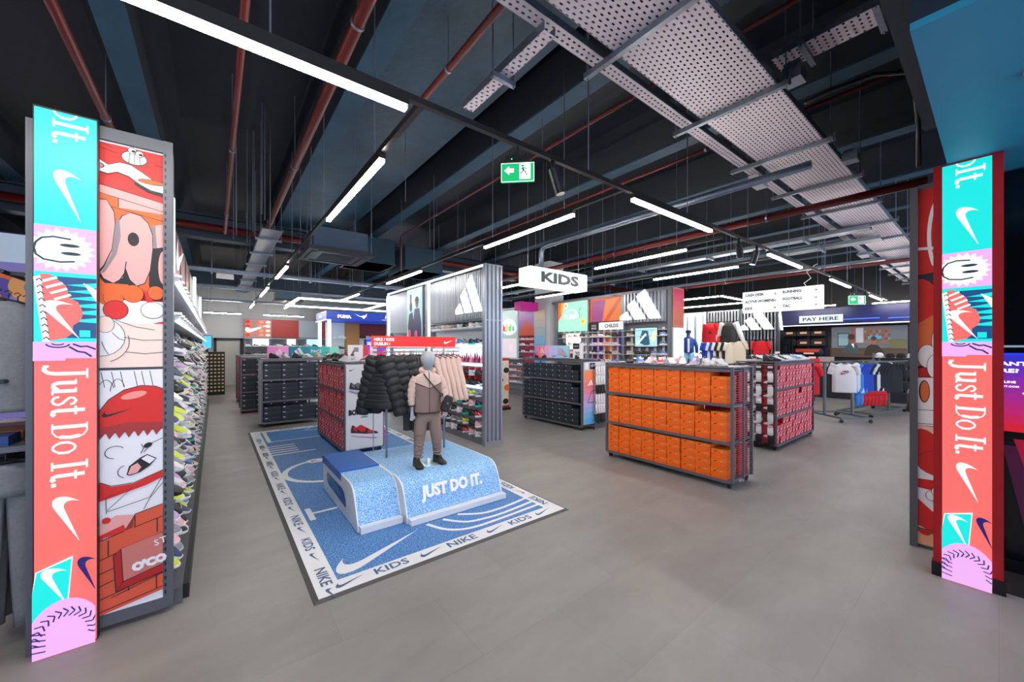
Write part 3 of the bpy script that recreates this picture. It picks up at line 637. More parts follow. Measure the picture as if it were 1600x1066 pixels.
for y in (4.0, 8.3, 11.5): bx(-.29, -.25, y, y + .06, 2.08, 2.78).build('light_column', scr('#d9ffff', 1.6), t)
b = MB(); A = Art(b, (-.28, 4.9, 2.2), (0, 1, 0), (0, 0, 1)); A.swoosh(.3, .3, .9, scr('#ffffff', 1.2)); b.build('lit_logo', None, t)
SH = mat('white shelf laminate', '#cfd3da', .4)
for z in (1.78, 2.02): bx(-.45, -.18, 3.2, 14.1, z, z + .02).build('shelf', SH, t)
b = MB().use(scr('#e8f6ff', 1.2))
for z in (1.77, 2.01): b.box(-.2, -.18, 3.2, 14.1, z - .008, z)
b.build('shelf_light', None, t)
b = MB().use(GREY)
for i in range(10): b.box(-.45, -.43, 3.2, 14.1, .22 + .15 * i, .235 + .15 * i)
b.build('slat_rail', None, t)

# right poster panel beside the framed banner
t = thing('poster_panel', 'cartoon poster panel in grey frame behind the red framed LED banner', 'poster panel', (4.45, 0, 0))
b = MB().use(GREY); b.box(-.02, .10, .40, .445, 0, 2.88); b.box(.005, .10, .0, .40, 0, 2.9); b.build('panel_frame', None, t)
m = MB(); A = Art(m, (.003, .40, .03), (0, -1, 0), (0, 0, 1), .0003, clip=(0, .38, 0, 2.83)); k = C
rd, og, wt, bk, sk, nv = k('#c8201c'), k('#dc6a35'), k('#e6e0e0'), k('#1a1416'), k('#e6b9a4'), k('#1b2230')
A.rect(0, .38, 0, 2.83, rd); A.arc(.16, 2.45, .10, .34, 1.5, 3.9, .022, wt); A.line([(0, 2.36), (.2, 2.34), (.38, 2.36)], .022, wt)
A.poly([(0, 2.15), (.38, 2.2), (.38, 1.95), (0, 2.02)], nv); A.ell(.0, 1.95, .11, .17, rd); A.poly([(.12, 1.85), (.2, 2.12), (.38, 2.1), (.38, 1.5), (0, 1.4), (0, 1.75)], bk); A.poly([(.125, 1.86), (.2, 2.1), (.38, 2.08), (.38, 1.52), (0, 1.42), (0, 1.76)], og)
A.poly([(.1, 1.9), (.18, 2.11), (.3, 2.08), (.24, 1.72)], wt)
for x, y, a, c in ((.12, 1.62, .045, .12), (.05, 1.5, .05, .09), (.1, 1.42, .05, .1)): A.ell(x, y, a + .003, c + .003, bk); A.ell(x, y, a, c, wt)
A.rect(0, .38, .95, 1.33, wt); A.ell(.035, 1.22, .03, .09, bk); A.ell(.037, 1.22, .024, .082, og)
for y in (1.33, 1.07, .96): A.line([(0, y), (.12, y + .008), (.38, y - .01)], .004, bk)
A.poly([(0, .95), (.38, .92), (.38, .85), (0, .9)], sk); A.rect(0, .38, .0, .88, wt); A.ell(.02, .8, .09, .12, rd); A.ell(.12, .66, .13, .1, bk); A.ell(.12, .66, .127, .097, rd); A.poly([(0, .52), (.38, .55), (.38, .42), (0, .45)], rd)
for x, y in ((.07, .4), (.11, .36), (.1, .44), (.14, .4)): A.ell(x, y, .028, .038, bk); A.ell(x, y, .025, .035, wt)
A.poly([(0, .36), (.12, .24), (.38, .22), (.38, .0), (0, .15)], rd); A.ell(.2, .2, .2, .1, rd); A.rect(0, .38, 0, .10, k('#d99a72')); A.rect(0, .38, .10, .13, k('#a83a30'))
A.line([(0, .13), (.38, .125)], .004, bk); A.ell(.04, .10, .03, .02, rd); A.arc(.15, .03, .05, .06, .6, 3.6, .004, bk)
m.build('poster', None, t)
# dark display window to the side
t = thing('display_window', 'dark glossy window screen with blue and red WANT MORE advert', 'display window', (4.46, -.014, 0))
b = MB().use(mat('black plinth', '#0b0c11', .3)); b.box(0, .12, -1.3, 0, 0, .09); b.build('plinth', None, t)
b = MB().use(mat('dark glossy glass', '#05070f', .12)); b.box(0.02, .12, -1.3, 0, .09, 2.86); b.build('glass_pane', None, t)
m = MB(); A = Art(m, (.016, 0, 0), (0, -1, 0), (0, 0, 1), .0004)
for i in range(10):
    f = i / 9; c = (.03 * (1 - f) + .42 * f, .02 * (1 - f) + .01 * f, .38 * (1 - f) + .02 * f)
    A.rect(0, 1.2, 1.55 - .055 * (i + 1), 1.55 - .055 * i, mat('advert gradient %d' % i, c, .3, 0, .8))
A.poly([(0, .9), (.5, .9), (.35, .2), (.12, .2)], mat('advert purple', '#3c1030', .3, 0, .5)); A.poly([(.05, .95), (.12, .95), (.3, .3), (.22, .25)], mat('advert red', '#8a1030', .3, 0, .6))
A.rect(0, 1.2, 1.60, 1.615, scr('#8090a0', .6)); A.text('WANT', -.075, 1.47, .028, scr('#ffffff', 1), 0, 1.6, .03); A.text('MORE?', -.1, 1.42, .028, scr('#ffffff', 1), 0, 1.6, .03)
A.rect(0, .2, 1.545, 1.56, scr('#1030c0', 1)); A.text('SHOP ONLINE', -.105, 1.345, .016, scr('#ffffff', 1), 0, 1.2, .02); A.text('DIRECT.COM', -.04, 1.315, .012, scr('#ffffff', 1), 0, 1.2, .02)
A.line([(.09, 1.28), (.6, 1.28)], .008, scr('#8fb0e0', 1)); A.line([(.09, 1.28), (.3, 1.05)], .012, scr('#8fb0e0', 1)); A.text('200', .13, 1.11, .022, scr('#ffffff', 1), 0, 1, .03)
m.clip = None
m.build('advert', None, t)
tag(bx(4.06, 4.455, -1.3, -.02, .0, .006).build('dark_floor_strip', mat('black strip surface', '#08090c', .8, bump=.4, bscale=300)), 'black floor strip below the dark window', 'mat')  # thin black strip on the floor in front of the dark window
# ------------------------------------------------------------------ the court rug
def speckle(name, c1, c2, c3, scale):
    m = bpy.data.materials.new(name); m.use_nodes = True; nt = m.node_tree; N = nt.nodes; L = nt.links; b = N['Principled BSDF']
    tc = N.new('ShaderNodeTexCoord'); v = N.new('ShaderNodeTexNoise'); v.inputs['Scale'].default_value = scale; v.inputs['Detail'].default_value = 2
    v2 = N.new('ShaderNodeTexNoise'); v2.inputs['Scale'].default_value = 1.3
    L.new(tc.outputs['Object'], v.inputs['Vector']); L.new(tc.outputs['Object'], v2.inputs['Vector'])
    cr = N.new('ShaderNodeValToRGB'); e = cr.color_ramp.elements; e[0].position = .38; e[0].color = (*lin(c1), 1); e[1].position = .62; e[1].color = (*lin(c3), 1)
    q = e.new(.5); q.color = (*lin(c2), 1)
    L.new(v.outputs['Fac'], cr.inputs['Fac']); L.new(cr.outputs['Color'], b.inputs['Base Color']); b.inputs['Roughness'].default_value = .6
    MC[name] = m; return m
RUGB = speckle('blue court print', '#2c64a8', '#417abb', '#78a7d6', 90); WHP = C('#e4e6ea', .55); BLT = C('#41618a')
def smooth2(P, n=6):
    Q = [P[0]] + P + [P[-1]]; out = []
    for i in range(1, len(Q) - 2):
        a, b, c, d = Q[i-1:i+3]
        for k in range(n):
            t = k / n; out.append(tuple(.5 * (2*b[j] + (c[j]-a[j])*t + (2*a[j]-5*b[j]+4*c[j]-d[j])*t*t + (3*b[j]-a[j]-3*c[j]+d[j])*t**3) for j in (0, 1)))
    return out + [P[-1]]
t = thing('rug', 'blue sports court rug with white lettered border under the plinth', 'rug', (0, 0, 0))
b = MB().use(mat('grey rug edging', '#4a4a4e', .6)); x0, x1, y0, y1 = .482, 2.748, 2.602, 8.61
b.face((x0, y0, 0.001), (x1, y0, 0.001), (x1 - .036, y0 + .036, .012), (x0 + .036, y0 + .036, .012)); b.face((x1, y0, 0.001), (x1, y1, 0.001), (x1 - .036, y1 - .036, .012), (x1 - .036, y0 + .036, .012))
b.face((x1, y1, 0.001), (x0, y1, 0.001), (x0 + .036, y1 - .036, .012), (x1 - .036, y1 - .036, .012)); b.face((x0, y1, 0.001), (x0, y0, 0.001), (x0 + .036, y0 + .036, .012), (x0 + .036, y1 - .036, .012))
b.build('edging', None, t)
m = MB(); A = Art(m, (0, 0, .0120), (1, 0, 0), (0, 1, 0), .00007); x0, x1, y0, y1 = .515, 2.715, 2.635, 8.575
A.rect(x0, x1, y0, y1, WHP); bw = .145; A.rect(x0 + bw, x1 - bw, y0 + bw, y1 - bw, RUGB)
A.swoosh(1.04, 2.965, .74, WHP, .12, .85)
for k, (r, w_) in enumerate(((1.0, .035), (.86, .035), (.72, .035))):
    pts = [(1.5, 3.16), (1.60, 2.96), (1.78, 2.86), (2.1, 2.85), (2.57, 2.87)] if k == 0 else [(1.66, 3.16), (1.80, 2.99), (1.98, 2.94), (2.2, 2.93), (2.57, 2.965)] if k == 1 else [(1.82, 3.17), (2.01, 3.05), (2.2, 3.03), (2.35, 3.04), (2.57, 3.07)]
    A.line(smooth2(pts), w_, WHP)
A.rect(.69, .74, 3.88, 4.19, WHP); A.rect(.74, 1.0, 4.02, 4.06, WHP)
A.arc(1.22, 5.42, .55, .52, 1.3, 4.9, .05, WHP, 26); A.arc(1.2, 5.42, .50, .50, 1.2, 5.0, .03, WHP, 26); A.ell(1.12, 5.9, .13, .1, WHP); A.text('K', 1.06, 5.85, .1, BLT)
A.rect(.69, .75, 7.5, 8.42, WHP); A.rect(.69, 1.9, 7.49, 7.53, WHP)
for y, xe in ((7.14, 1.03), (6.99, 1.03), (6.84, 1.03), (6.70, 1.03), (6.555, 1.24)): A.rect(.66, xe, y - .022, y + .022, WHP)
A.line([(1.5, 8.40), (1.35, 8.2), (1.6, 8.1), (2.1, 8.1)], .03, WHP); A.line([(2.55, 5.2), (2.2, 5.4), (2.05, 5.8), (2.05, 6.4)], .035, WHP); A.line([(2.55, 6.9), (2.0, 6.9)], .035, WHP)
A.text('KIDS', .89, 2.675, .078, BLT, 0, 1.15, .02); A.text('NIKE', 1.47, 2.675, .078, BLT, 0, 1.15, .02); A.text('KIDS', 2.09, 2.675, .078, BLT, 0, 1.15, .02)
for x in (.73, 1.33, 1.94): A.swoosh(x, 2.71, .2, BLT, .0, .9)
A.swoosh(2.5, 2.71, .2, BLT, 0, .9)
y = 3.0; i = 0
while y < 8.4:
    A.text(('NIKE', 'KIDS')[i % 2], .555, y, .072, BLT, -pi / 2, 1.15, .02); A.swoosh(.592, y - .43 if 0 else y - .36, .15, BLT, -pi / 2, .9); y += .54; i += 1
y = 2.83; i = 0
while y < 8.2:
    A.text(('NIKE', 'KIDS')[i % 2], 2.68, y, .072, BLT, pi / 2, 1.1, .02); A.swoosh(2.64, y + .42, .15, BLT, pi / 2, .9); y += .54; i += 1
for i in range(3): A.text(('KIDS', 'NIKE')[i % 2], 2.4 - i * .6, 8.53, .075, BLT, pi, 1.1, .02)
m.build('printed_mat', None, t)

# ------------------------------------------------------------------ plinths
SPK = speckle('blue plinth speckle', '#4a92d6', '#7db8ea', '#c3e0fa', 130); WHG = mat('white gloss laminate', '#dfe2e6', .35)
def plinth_shape(prof, X0, X1, xb, name, parent, m, side_m):
    """prof: list of (y,z) of the top/front curve from back to front bottom"""
    b = MB().use(m)
    for (ya, za), (yb, zb) in zip(prof, prof[1:]): b.face((X0, ya, za), (X0, yb, zb), (X1, yb, zb), (X1, ya, za))
    b.build(name, None, parent, smooth=False)
    b = MB().use(side_m); e = .012; y_back = prof[0][0]
    for X in (X0 - e, X1): b.extrude([(y, z) for y, z in prof] + [(prof[-1][0], 0.0), (y_back, 0.0)], (X, 0, 0), (0, 1, 0), (0, 0, 1), (1, 0, 0), 0, e)
    b.box(X0, X1, y_back - .01, y_back, 0, prof[0][1] - .003)
    return b
def curved(yb, zt, yf_top, yf_bot, r=.1, n=7, z1=.055):
    """flat top from yb forward, rounded nose, then a gently sloped front"""
    P = [(yb, zt)]; dy, dz = yf_bot - yf_top, -(zt - z1)
    p0 = (yf_top + r, zt); p1 = (yf_top, zt); L = sqrt(dy * dy + dz * dz); p2 = (yf_top + dy / L * r, zt + dz / L * r)
    for i in range(n + 1):
        q = i / n; P.append(((1-q)**2*p0[0] + 2*q*(1-q)*p1[0] + q*q*p2[0], (1-q)**2*p0[1] + 2*q*(1-q)*p1[1] + q*q*p2[1]))
    P.append((yf_bot, z1)); return P
t = thing('display_plinth', 'small speckled blue plinth with royal blue pad and slot in its white side', 'display plinth', (0, 0, .0165))
pf = curved(4.66, .36, 3.52, 3.37, .12); b = plinth_shape(pf, .972, 1.338, 0, 'printed_top', t, SPK, WHG); b.box(.972, 1.338, 3.31, 3.372, 0, .055); b.build('side_panels', None, t)
bx(.955, 1.34, 3.95, 4.68, .355, .375).build('blue_pad', mat('royal blue pad', '#0a5fb8', .45), t)
bx(.952, .957, 3.9, 4.68, .30, .372).build('pad_skirt', mat('royal blue pad', '#0a5fb8', .45), t)
m = MB(); A = Art(m, (.9585, 4.6, 0), (0, -1, 0), (0, 0, 1), .0008); dkb = mat('dark blue recess', '#123f78', .3)
A.poly([(.10, .20), (.13, .24), (.72, .24), (.80, .22), (.86, .16), (.88, .11), (.85, .09), (.2, .12), (.12, .15)], dkb); A.poly([(.12, .2), (.3, .22), (.6, .2), (.8, .13), (.3, .14)], mat('blue window print', '#2f6fb0', .25)); m.build('side_slot', None, t)
t = thing('display_plinth', 'large speckled blue plinth with JUST DO IT lettering carrying the mannequin', 'display plinth', (0, 0, .0165))
pf = curved(4.56, .36, 3.38, 3.26, .14); b = plinth_shape(pf, 1.365, 2.40, 0, 'printed_top', t, SPK, WHG); b.box(1.365, 2.412, 3.19, 3.262, 0, .052); b.build('side_panels', None, t)
def letters3(parent, s, O, ax, ay, h, sx, bold, depth, m, name='raised_lettering', shear=0):
    V, F, W, H = text_poly(s, bold); k = h / H; O, ax, ay = Vector(O), Vector(ax), Vector(ay); n = ax.cross(ay).normalized(); b = MB().use(m)
    N = len(V)
    for d in (0, depth): b.v += [tuple(O + ax * (p[0] * k * sx + p[1] * k * shear) + ay * (p[1] * k) + n * d) for p in V]
    E = {}
    for f in F:
        b.f.append(tuple(N + i for i in f)); b.m.append(0)
        for i in range(len(f)):
            e = (f[i], f[(i + 1) % len(f)])
            if (e[1], e[0]) in E: E.pop((e[1], e[0]))
            else: E[e] = 1
    for i, j in E: b.f.append((i, j, N + j, N + i)); b.m.append(0)
    return b.build(name, None, parent)
dy, dz = .12, .305; L_ = sqrt(dy * dy + dz * dz)
letters3(t, 'JUST DO IT.', (1.505, 3.293, .138), (1, 0, 0), (0, dy / L_, dz / L_), .15, .87, .055, .022, mat('white raised letters', '#f2f4f6', .4), shear=.06)
ZP = .373
# ------------------------------------------------------------------ mannequin
def skin(name, V, E, rad, m, parent, sub=2, root=0):
    me = bpy.data.meshes.new(name); me.from_pydata(V, E, []); me.materials.append(m); o = bpy.data.objects.new(name, me); COL.objects.link(o); o.parent = parent
    md = o.modifiers.new('Skin', 'SKIN'); md.use_smooth_shade = True
    if not me.skin_vertices: me.attributes.new('skin', 'FLOAT', 'POINT')
    sv = me.skin_vertices[0].data
    for i, r in enumerate(rad): sv[i].radius = r if isinstance(r, tuple) else (r, r); sv[i].use_root = (i == root)
    s = o.modifiers.new('Subd', 'SUBSURF'); s.levels = sub; s.render_levels = sub
    return o
def ring(cx, cy, z, rx, ry, n=24, p=2.0, tilt=0, fold=0, ph=0):
    out = []
    for k in range(n):
        a = 2 * pi * k / n; c, s = cos(a), sin(a); f = (abs(c) ** p + abs(s) ** p) ** (-1 / p); f *= 1 + fold * sin(5 * a + ph)
        out.append((cx + rx * f * c, cy + ry * f * s, z + tilt * f * c * rx))
    return out
def hand(V, E, Rd, wi, side, thumbdir, curl=.006):
    wx, wy, wz = V[wi]
    V.append((wx, wy - .004, wz - .03)); Rd.append((.019, .012)); E.append((wi, len(V) - 1)); pi_ = len(V) - 1
    V.append((wx, wy - .006, wz - .05)); Rd.append((.019, .011)); E.append((pi_, len(V) - 1)); kn = len(V) - 1
    for k, (dx, l) in enumerate(((-.018, .034), (-.006, .04), (.006, .037), (.018, .028))):
        p = kn; x0 = wx + dx * .95
        for j, q in enumerate((.3, .65, 1)):
            V.append((x0, wy - .006 - curl * (j + 1) * .8, wz - .052 - l * q)); Rd.append((.0062, .0062)); E.append((p, len(V) - 1)); p = len(V) - 1
    p = pi_
    for j, (a, d) in enumerate(((.020, .012), (.028, .028), (.028, .042))):
        V.append((wx + thumbdir * a, wy - .012 - j * .004, wz - .03 - d)); Rd.append((.007, .007)); E.append((p, len(V) - 1)); p = len(V) - 1
def hoodie_surface(m_top, m_bot, m_trim, parent): pass
TAU, BEI, TRIM = mat('taupe fleece', '#8b756c', .85, bump=.15, bscale=120), mat('beige fleece', '#d3b8ab', .85, bump=.12, bscale=120), mat('dark brown trim', '#2b2522', .7)
MANQ = mat('matt grey mannequin', '#a9adb6', .45)
t = thing('mannequin', 'grey child mannequin in two-tone beige and taupe tracksuit with crossbody bag', 'mannequin', (1.765, 3.70, ZP), R(-13))
V = [(0, 0, .62), (0, 0, .78), (0, .0, .90), (0, .0, .965), (0, -.004, 1.01), (0, -.014, 1.035), (0, -.016, 1.075), (0, -.014, 1.12), (0, -.010, 1.162), (0, -.006, 1.19)]
E = [(i, i + 1) for i in range(9)]; Rd = [(.07, .05), (.075, .05), (.06, .045), (.036, .036), (.034, .036), (.056, .064), (.080, .09), (.086, .096), (.069, .078), (.028, .03)]
V += [(-.13, 0, .90), (-.155, .0, .78), (-.165, -.01, .655), (-.166, -.02, .565)]; E += [(2, 10), (10, 11), (11, 12), (12, 13)]; Rd += [.03, .027, .02, .015]
hand(V, E, Rd, 13, -1, .9)
n0 = len(V); V += [(.13, 0, .90), (.165, -.01, .79), (.165, -.07, .69), (.155, -.115, .60)]; E += [(2, n0), (n0, n0 + 1), (n0 + 1, n0 + 2), (n0 + 2, n0 + 3)]; Rd += [.03, .027, .02, .014]
hand(V, E, Rd, n0 + 3, 1, -.9)
for sx in (-1, 1):
    k = len(V); V += [(sx * .07, 0, .56), (sx * .09 - .0, -.01, .33), (-.115 if sx < 0 else .115, -.03 if sx < 0 else .02, .07)]; E += [(0, k), (k, k + 1), (k + 1, k + 2)]; Rd += [.05, .035, .025]
skin('body', V, E, Rd, MANQ, t)
# jacket: one lofted body, colour blocked on a chevron
def jrow(z):
    f = (z - .555) / .40
    tab = [(.545, .137, .090), (.60, .139, .092), (.70, .136, .088), (.78, .142, .088), (.85, .150, .086), (.89, .148, .08), (.925, .128, .07), (.95, .09, .062), (.97, .058, .052), (.985, .050, .048)]
    for a, b_ in zip(tab, tab[1:]):
        if a[0] <= z <= b_[0]: q = (z - a[0]) / (b_[0] - a[0]); return a[1] + (b_[1] - a[1]) * q, a[2] + (b_[2] - a[2]) * q
    return tab[-1][1:]
chev = lambda c: .80 + .055 * min(1, abs(c) * 1.25)
b = MB(); n = 48; NZ = 60; rs = []
rows = []
for i in range(NZ):
    z = .545 + (.985 - .545) * i / (NZ - 1); rx, ry = jrow(z); row = []
    for k in range(n):
        a = 2 * pi * k / n; c, s = cos(a), sin(a); f = (abs(c) ** 2.4 + abs(s) ** 2.4) ** (-1 / 2.4); f *= 1 + .012 * sin(7 * a + z * 40) * (z < .9)
        row.append((rx * f * c, ry * f * s, z))
    rows.append(row)
b.v = [p for r_ in rows for p in r_]; b.ms = [TAU, BEI]
for i in range(NZ - 1):
    for k in range(n):
        z = rows[i][k][2]; c = cos(2 * pi * (k + .5) / n)
        b.f.append((i * n + k, i * n + (k + 1) % n, (i + 1) * n + (k + 1) % n, (i + 1) * n + k)); b.m.append(1 if z > chev(c) else 0)
b.build('jacket', None, t, smooth=True)
b = MB().use(TRIM)
for hw in range(2):
    pts = []
    for i in range(21):
        a = pi + pi * (i / 20); c = cos(a); z = chev(c); rx, ry = jrow(z); f = (abs(c) ** 2.4 + abs(sin(a)) ** 2.4) ** (-1 / 2.4); pts.append((rx * f * c * 1.01, ry * f * sin(a) * 1.02, z + .002))
    b.tube(pts, .0032, 6)
rx, ry = jrow(.56); b.tube([(q[0] * 1.01, q[1] * 1.01, q[2]) for q in ring(0, 0, .552, rx, ry, 32, 2.4)] + [ring(0, 0, .552, rx, ry, 32, 2.4)[0]], .006, 6)
b.tube([(0, -jrow(z)[1] * 1.015, z) for z in [.55 + .42 * i / 14 for i in range(15)]], .0035, 6); b.build('zip_and_piping', None, t)
m = MB(); A = Art(m, (.055, -.092, .9 - .02), (1, -.12, 0), (0, .08, 1), .0006); A.swoosh(0, .0, .022, TRIM); m.build('chest_logo', None, t)
# hood folded round the neck
b = MB().use(BEI); b.tube([(.052 * sin(a) * 1.25, -.052 * cos(a) * 1.05 + .008, .975 + .018 * (1 - cos(a)) / 2 + .0) for a in [.45 + (2 * pi - .9) * i / 18 for i in range(19)]], [.014 + .022 * sin(pi * i / 18) for i in range(19)], 10); b.build('hood', None, t, smooth=True)
b = MB().use(BEI); rs = []
def sleeve(pts, rad, m, name, parent, fold=.004, n=14, cuff=None):
    b = MB().use(m); pts = [Vector(p) for p in pts]; P = []; RR = []
    for i in range(len(pts) - 1):
        for q in range(6): P.append(pts[i].lerp(pts[i + 1], q / 6)); RR.append(rad[i] + (rad[i + 1] - rad[i]) * q / 6 + fold * sin((i * 6 + q) * 1.9))
    P.append(pts[-1]); RR.append(rad[-1]); b.tube(P, RR, n); o = b.build(name, None, parent, smooth=True)
    if cuff: MB().use(cuff).tube([P[-1] + (P[-1] - P[-2]) * .0, P[-1] + (P[-1] - P[-2]).normalized() * .015], rad[-1] * .95, 14).build('cuff', None, o, smooth=True)
    return o
sleeve([(-.115, 0, .915), (-.145, 0, .86), (-.165, .0, .76), (-.168, -.01, .66), (-.166, -.015, .63)], [.045, .047, .042, .035, .03], BEI, 'sleeve', t, cuff=TRIM)
sleeve([(.115, 0, .915), (.145, -.003, .86), (.17, -.02, .78), (.168, -.08, .69), (.16, -.11, .63)], [.045, .047, .042, .034, .03], BEI, 'sleeve', t, cuff=TRIM)
# trousers as one skinned surface
V = [(0, .005, .60), (0, .005, .545), (-.068, 0, .49), (-.085, -.012, .33), (-.100, -.02, .20), (-.112, -.03, .085), (.066, .002, .49), (.085, -.006, .33), (.100, .01, .20), (.110, .018, .085)]
E = [(0, 1), (1, 2), (2, 3), (3, 4), (4, 5), (1, 6), (6, 7), (7, 8), (8, 9)]
skin('trousers', V, E, [(.112, .078), (.118, .085), (.071, .078), (.062, .066), (.052, .054), (.041, .045), (.071, .078), (.062, .066), (.052, .054), (.041, .045)], TAU, t)
for sx, ax_, ay_ in ((-1, -.100, -.02), (1, .1, .01)):
    b = MB().use(TAU)
    for i, z in enumerate((.10, .135, .175, .22, .30, .335)): q = .062 if z < .2 else .07; b.tube([(ax_ * (1 - (z - .1) * .3) + .045 * cos(a) * (1 + z * .6), ay_ + .05 * sin(a) * (1 + z * .55), z + .008 * sin(a * 2 + i * 2)) for a in [pi * 1.05 + pi * .9 * j / 8 for j in range(9)]], [.002, .005, .007, .008, .008, .008, .007, .005, .002], 6)
    b.build('trouser_crease', None, t, smooth=True)
# shoes of the mannequin
def shoe_parts(L=.27, W=.10, Hh=.11):
    """sole, upper, collar, laces and side mark of a trainer, toe towards -y, heel at +y"""
    def wd(q): return W / 2 * (.62 + .38 * sin(pi * min(1, q * 1.15)) if q < .87 else .62 + .38 * sin(pi * min(1, .87 * 1.15)) * 1) * (1 if q < .82 else max(.25, sqrt(max(0, 1 - ((q - .82) / .185) ** 2))))
    qs = [0, .04, .12, .25, .4, .55, .7, .82, .92, .98]
    ww = [.26, .33, .38, .37, .36, .42, .48, .47, .36, .18]
    s = MB(); rs = []
    for q, w_ in zip(qs, ww):
        y = L * (.45 - q); r = w_ * W * 1.04; zt = .03 if q < .5 else .026; zb = .0 if q < .85 else (q - .85) * .08
        rs.append([(-r * .92, y, zb), (r * .92, y, zb), (r, y, zb + .01), (r, y, zt + .0), (-r, y, zt), (-r, y, zb + .01)])
    s.rings(rs)
    hh = [.085, .105, .10, .088, .09, .075, .055, .045, .036, .026]; uz = [1, 1, 1, 1, 1, 1, 1, 1, 1, 1]
    u = MB(); rs = []
    for q, w_, h_ in zip(qs, ww, hh):
        y = L * (.45 - q * .985); r = w_ * W; h2 = h_ * Hh / .11; rt = r * (.62 if q < .45 else .5)
        rs.append([(-r, y, .022), (r, y, .022), (r * .98, y, .022 + (h2 - .02) * .5), (rt, y, h2 * .96), (rt * .4, y, h2), (-rt * .4, y, h2), (-rt, y, h2 * .96), (-r * .98, y, .022 + (h2 - .02) * .5)])
    u.rings(rs)
    c = MB(); c.rings([[(W * .2 * cos(a), L * .31 + L * .12 * sin(a), Hh * .80 + (.02 if sin(a) > .3 else .004) * 1) for a in [2 * pi * k / 12 for k in range(12)]], [(W * .21 * cos(a), L * .31 + L * .125 * sin(a), Hh * .80 + .004 + (.022 if sin(a) > .3 else .008)) for a in [2 * pi * k / 12 for k in range(12)]]])
    l = MB()
    for k in range(4):
        q = .44 + k * .075; y = L * (.45 - q); z = [.092, .086, .076, .064][k] * Hh / .11; l.box(-W * .2, W * .2, y - .005, y + .004, z - .006, z + .003)
    d = MB()
    for sx in (-1, 1):
        P = [(sx * W * .5, L * .16), (sx * W * .5, -L * .02)]
        for (a, b_), (c2, d2) in zip([(.20, .052), (.12, .033), (.03, .034), (-.06, .058)], [(.12, .033), (.03, .034), (-.06, .058), (-.12, .074)]):
            X = sx * W * .455; d.face((X, L * -a + L * .1, b_ + .006), (X, L * -a + L * .1, b_ - .006), (X * .98, L * -c2 + L * .1, d2 - .004), (X * .98, L * -c2 + L * .1, d2 + .004))
    return s, u, c, l, d
def merge(parts, mats, name):
    o = MB()
    for p, m_ in zip(parts, mats):
        n_ = len(o.v); o.use(m_); o.v += p.v; o.f += [tuple(n_ + i for i in f) for f in p.f]; o.m += [o.cur] * len(p.f)
    return o.data(name)
W0, K0, G0 = C('#e8e8ea'), C('#17181b'), C('#8a8d93')
SOLE, UPPER, COLLAR, LACE, MARK = shoe_parts()
D_SOLE, D_UP, D_COL, D_LACE, D_MARK = [p.use(W0).data(nm) if not p.f or True else None for p, nm in zip((SOLE, UPPER, COLLAR, LACE, MARK), ('sole', 'upper', 'collar', 'laces', 'side_mark'))]
for d_ in (D_SOLE, D_UP, D_COL, D_LACE, D_MARK):
    if not d_.materials: d_.materials.append(W0)
D_SHOE = merge((SOLE, UPPER, COLLAR, LACE, MARK), (W0, C('#cccccf'), K0, C('#dddddf'), C('#404040')), 'trainer')
def put(name, data, m_, parent, loc=None, rot=None, scale=None): return recolour(inst(name, data, parent, loc, rot, scale), [m_])
for x, y, rz, in ((-.117, -.075, .12), (.118, -.02, .35)):
    s = inst('shoe', D_UP, t, (x, y, 0), (0, 0, rz), (.8, .74, .95)); recolour(s, [C('#2a2523', .5)])
    put('sole', D_SOLE, C('#1d1a19', .5), s); put('collar', D_COL, C('#1d1a19'), s); put('laces', D_LACE, C('#3a3532'), s); put('side_mark', D_MARK, C('#4b4542'), s)
# crossbody bag
b = MB().use(C('#1c1715', .6)); b.tube([(-.055, -.062, .955), (-.02, -.095, .90), (.04, -.102, .83), (.09, -.105, .77), (.125, -.115, .72)], .012, 8, flat=.4); b.tube([(.13, -.1, .72), (.155, .0, .78), (.10, .09, .86), (0, .09, .93), (-.055, .03, .965)], .011, 8, flat=.45); sp = b.build('bag_strap', None, t)
g = MB().use(C('#231d1a', .6)); M4 = Matrix.Translation((.165, -.145, .645)) @ Matrix.Rotation(R(24), 4, 'Y'); rs = []
for z, a in ((-.085, .6), (-.078, .85), (-.05, 1), (.05, 1), (.078, .85), (.085, .6)): rs.append([tuple(M4 @ Vector((q[0], q[1], z))) for q in ring(0, 0, 0, .048 * a, .028 * a, 16, 3)])
g.rings(rs); bag = g.build('bag', None, t, smooth=True)
g = MB().use(C('#0f0d0c', .5)); g.box(-.035, .035, -.034, -.026, -.065, .02, M4); g.build('bag_pocket', None, bag); g = MB().use(C('#b9b2aa', .3)); g.box(-.006, .006, -.037, -.034, -.0, .012, M4); g.build('bag_buckle', None, bag)
# glass foot plate
t = thing('glass_base', 'round glass mannequin base plate between the black shoes', 'mannequin base', (1.80, 3.72, ZP)); MB().use(mat('glass disc', '#cfeee6', .05, .1, alpha=.55)).cyl((0, 0, -.0), (0, 0, .008), .155, 36).build('plate', None, t); MB().use(mat('brushed metal')).cyl((.05, .02, .008), (.05, .02, .02), .02, 12).build('spigot', None, t)
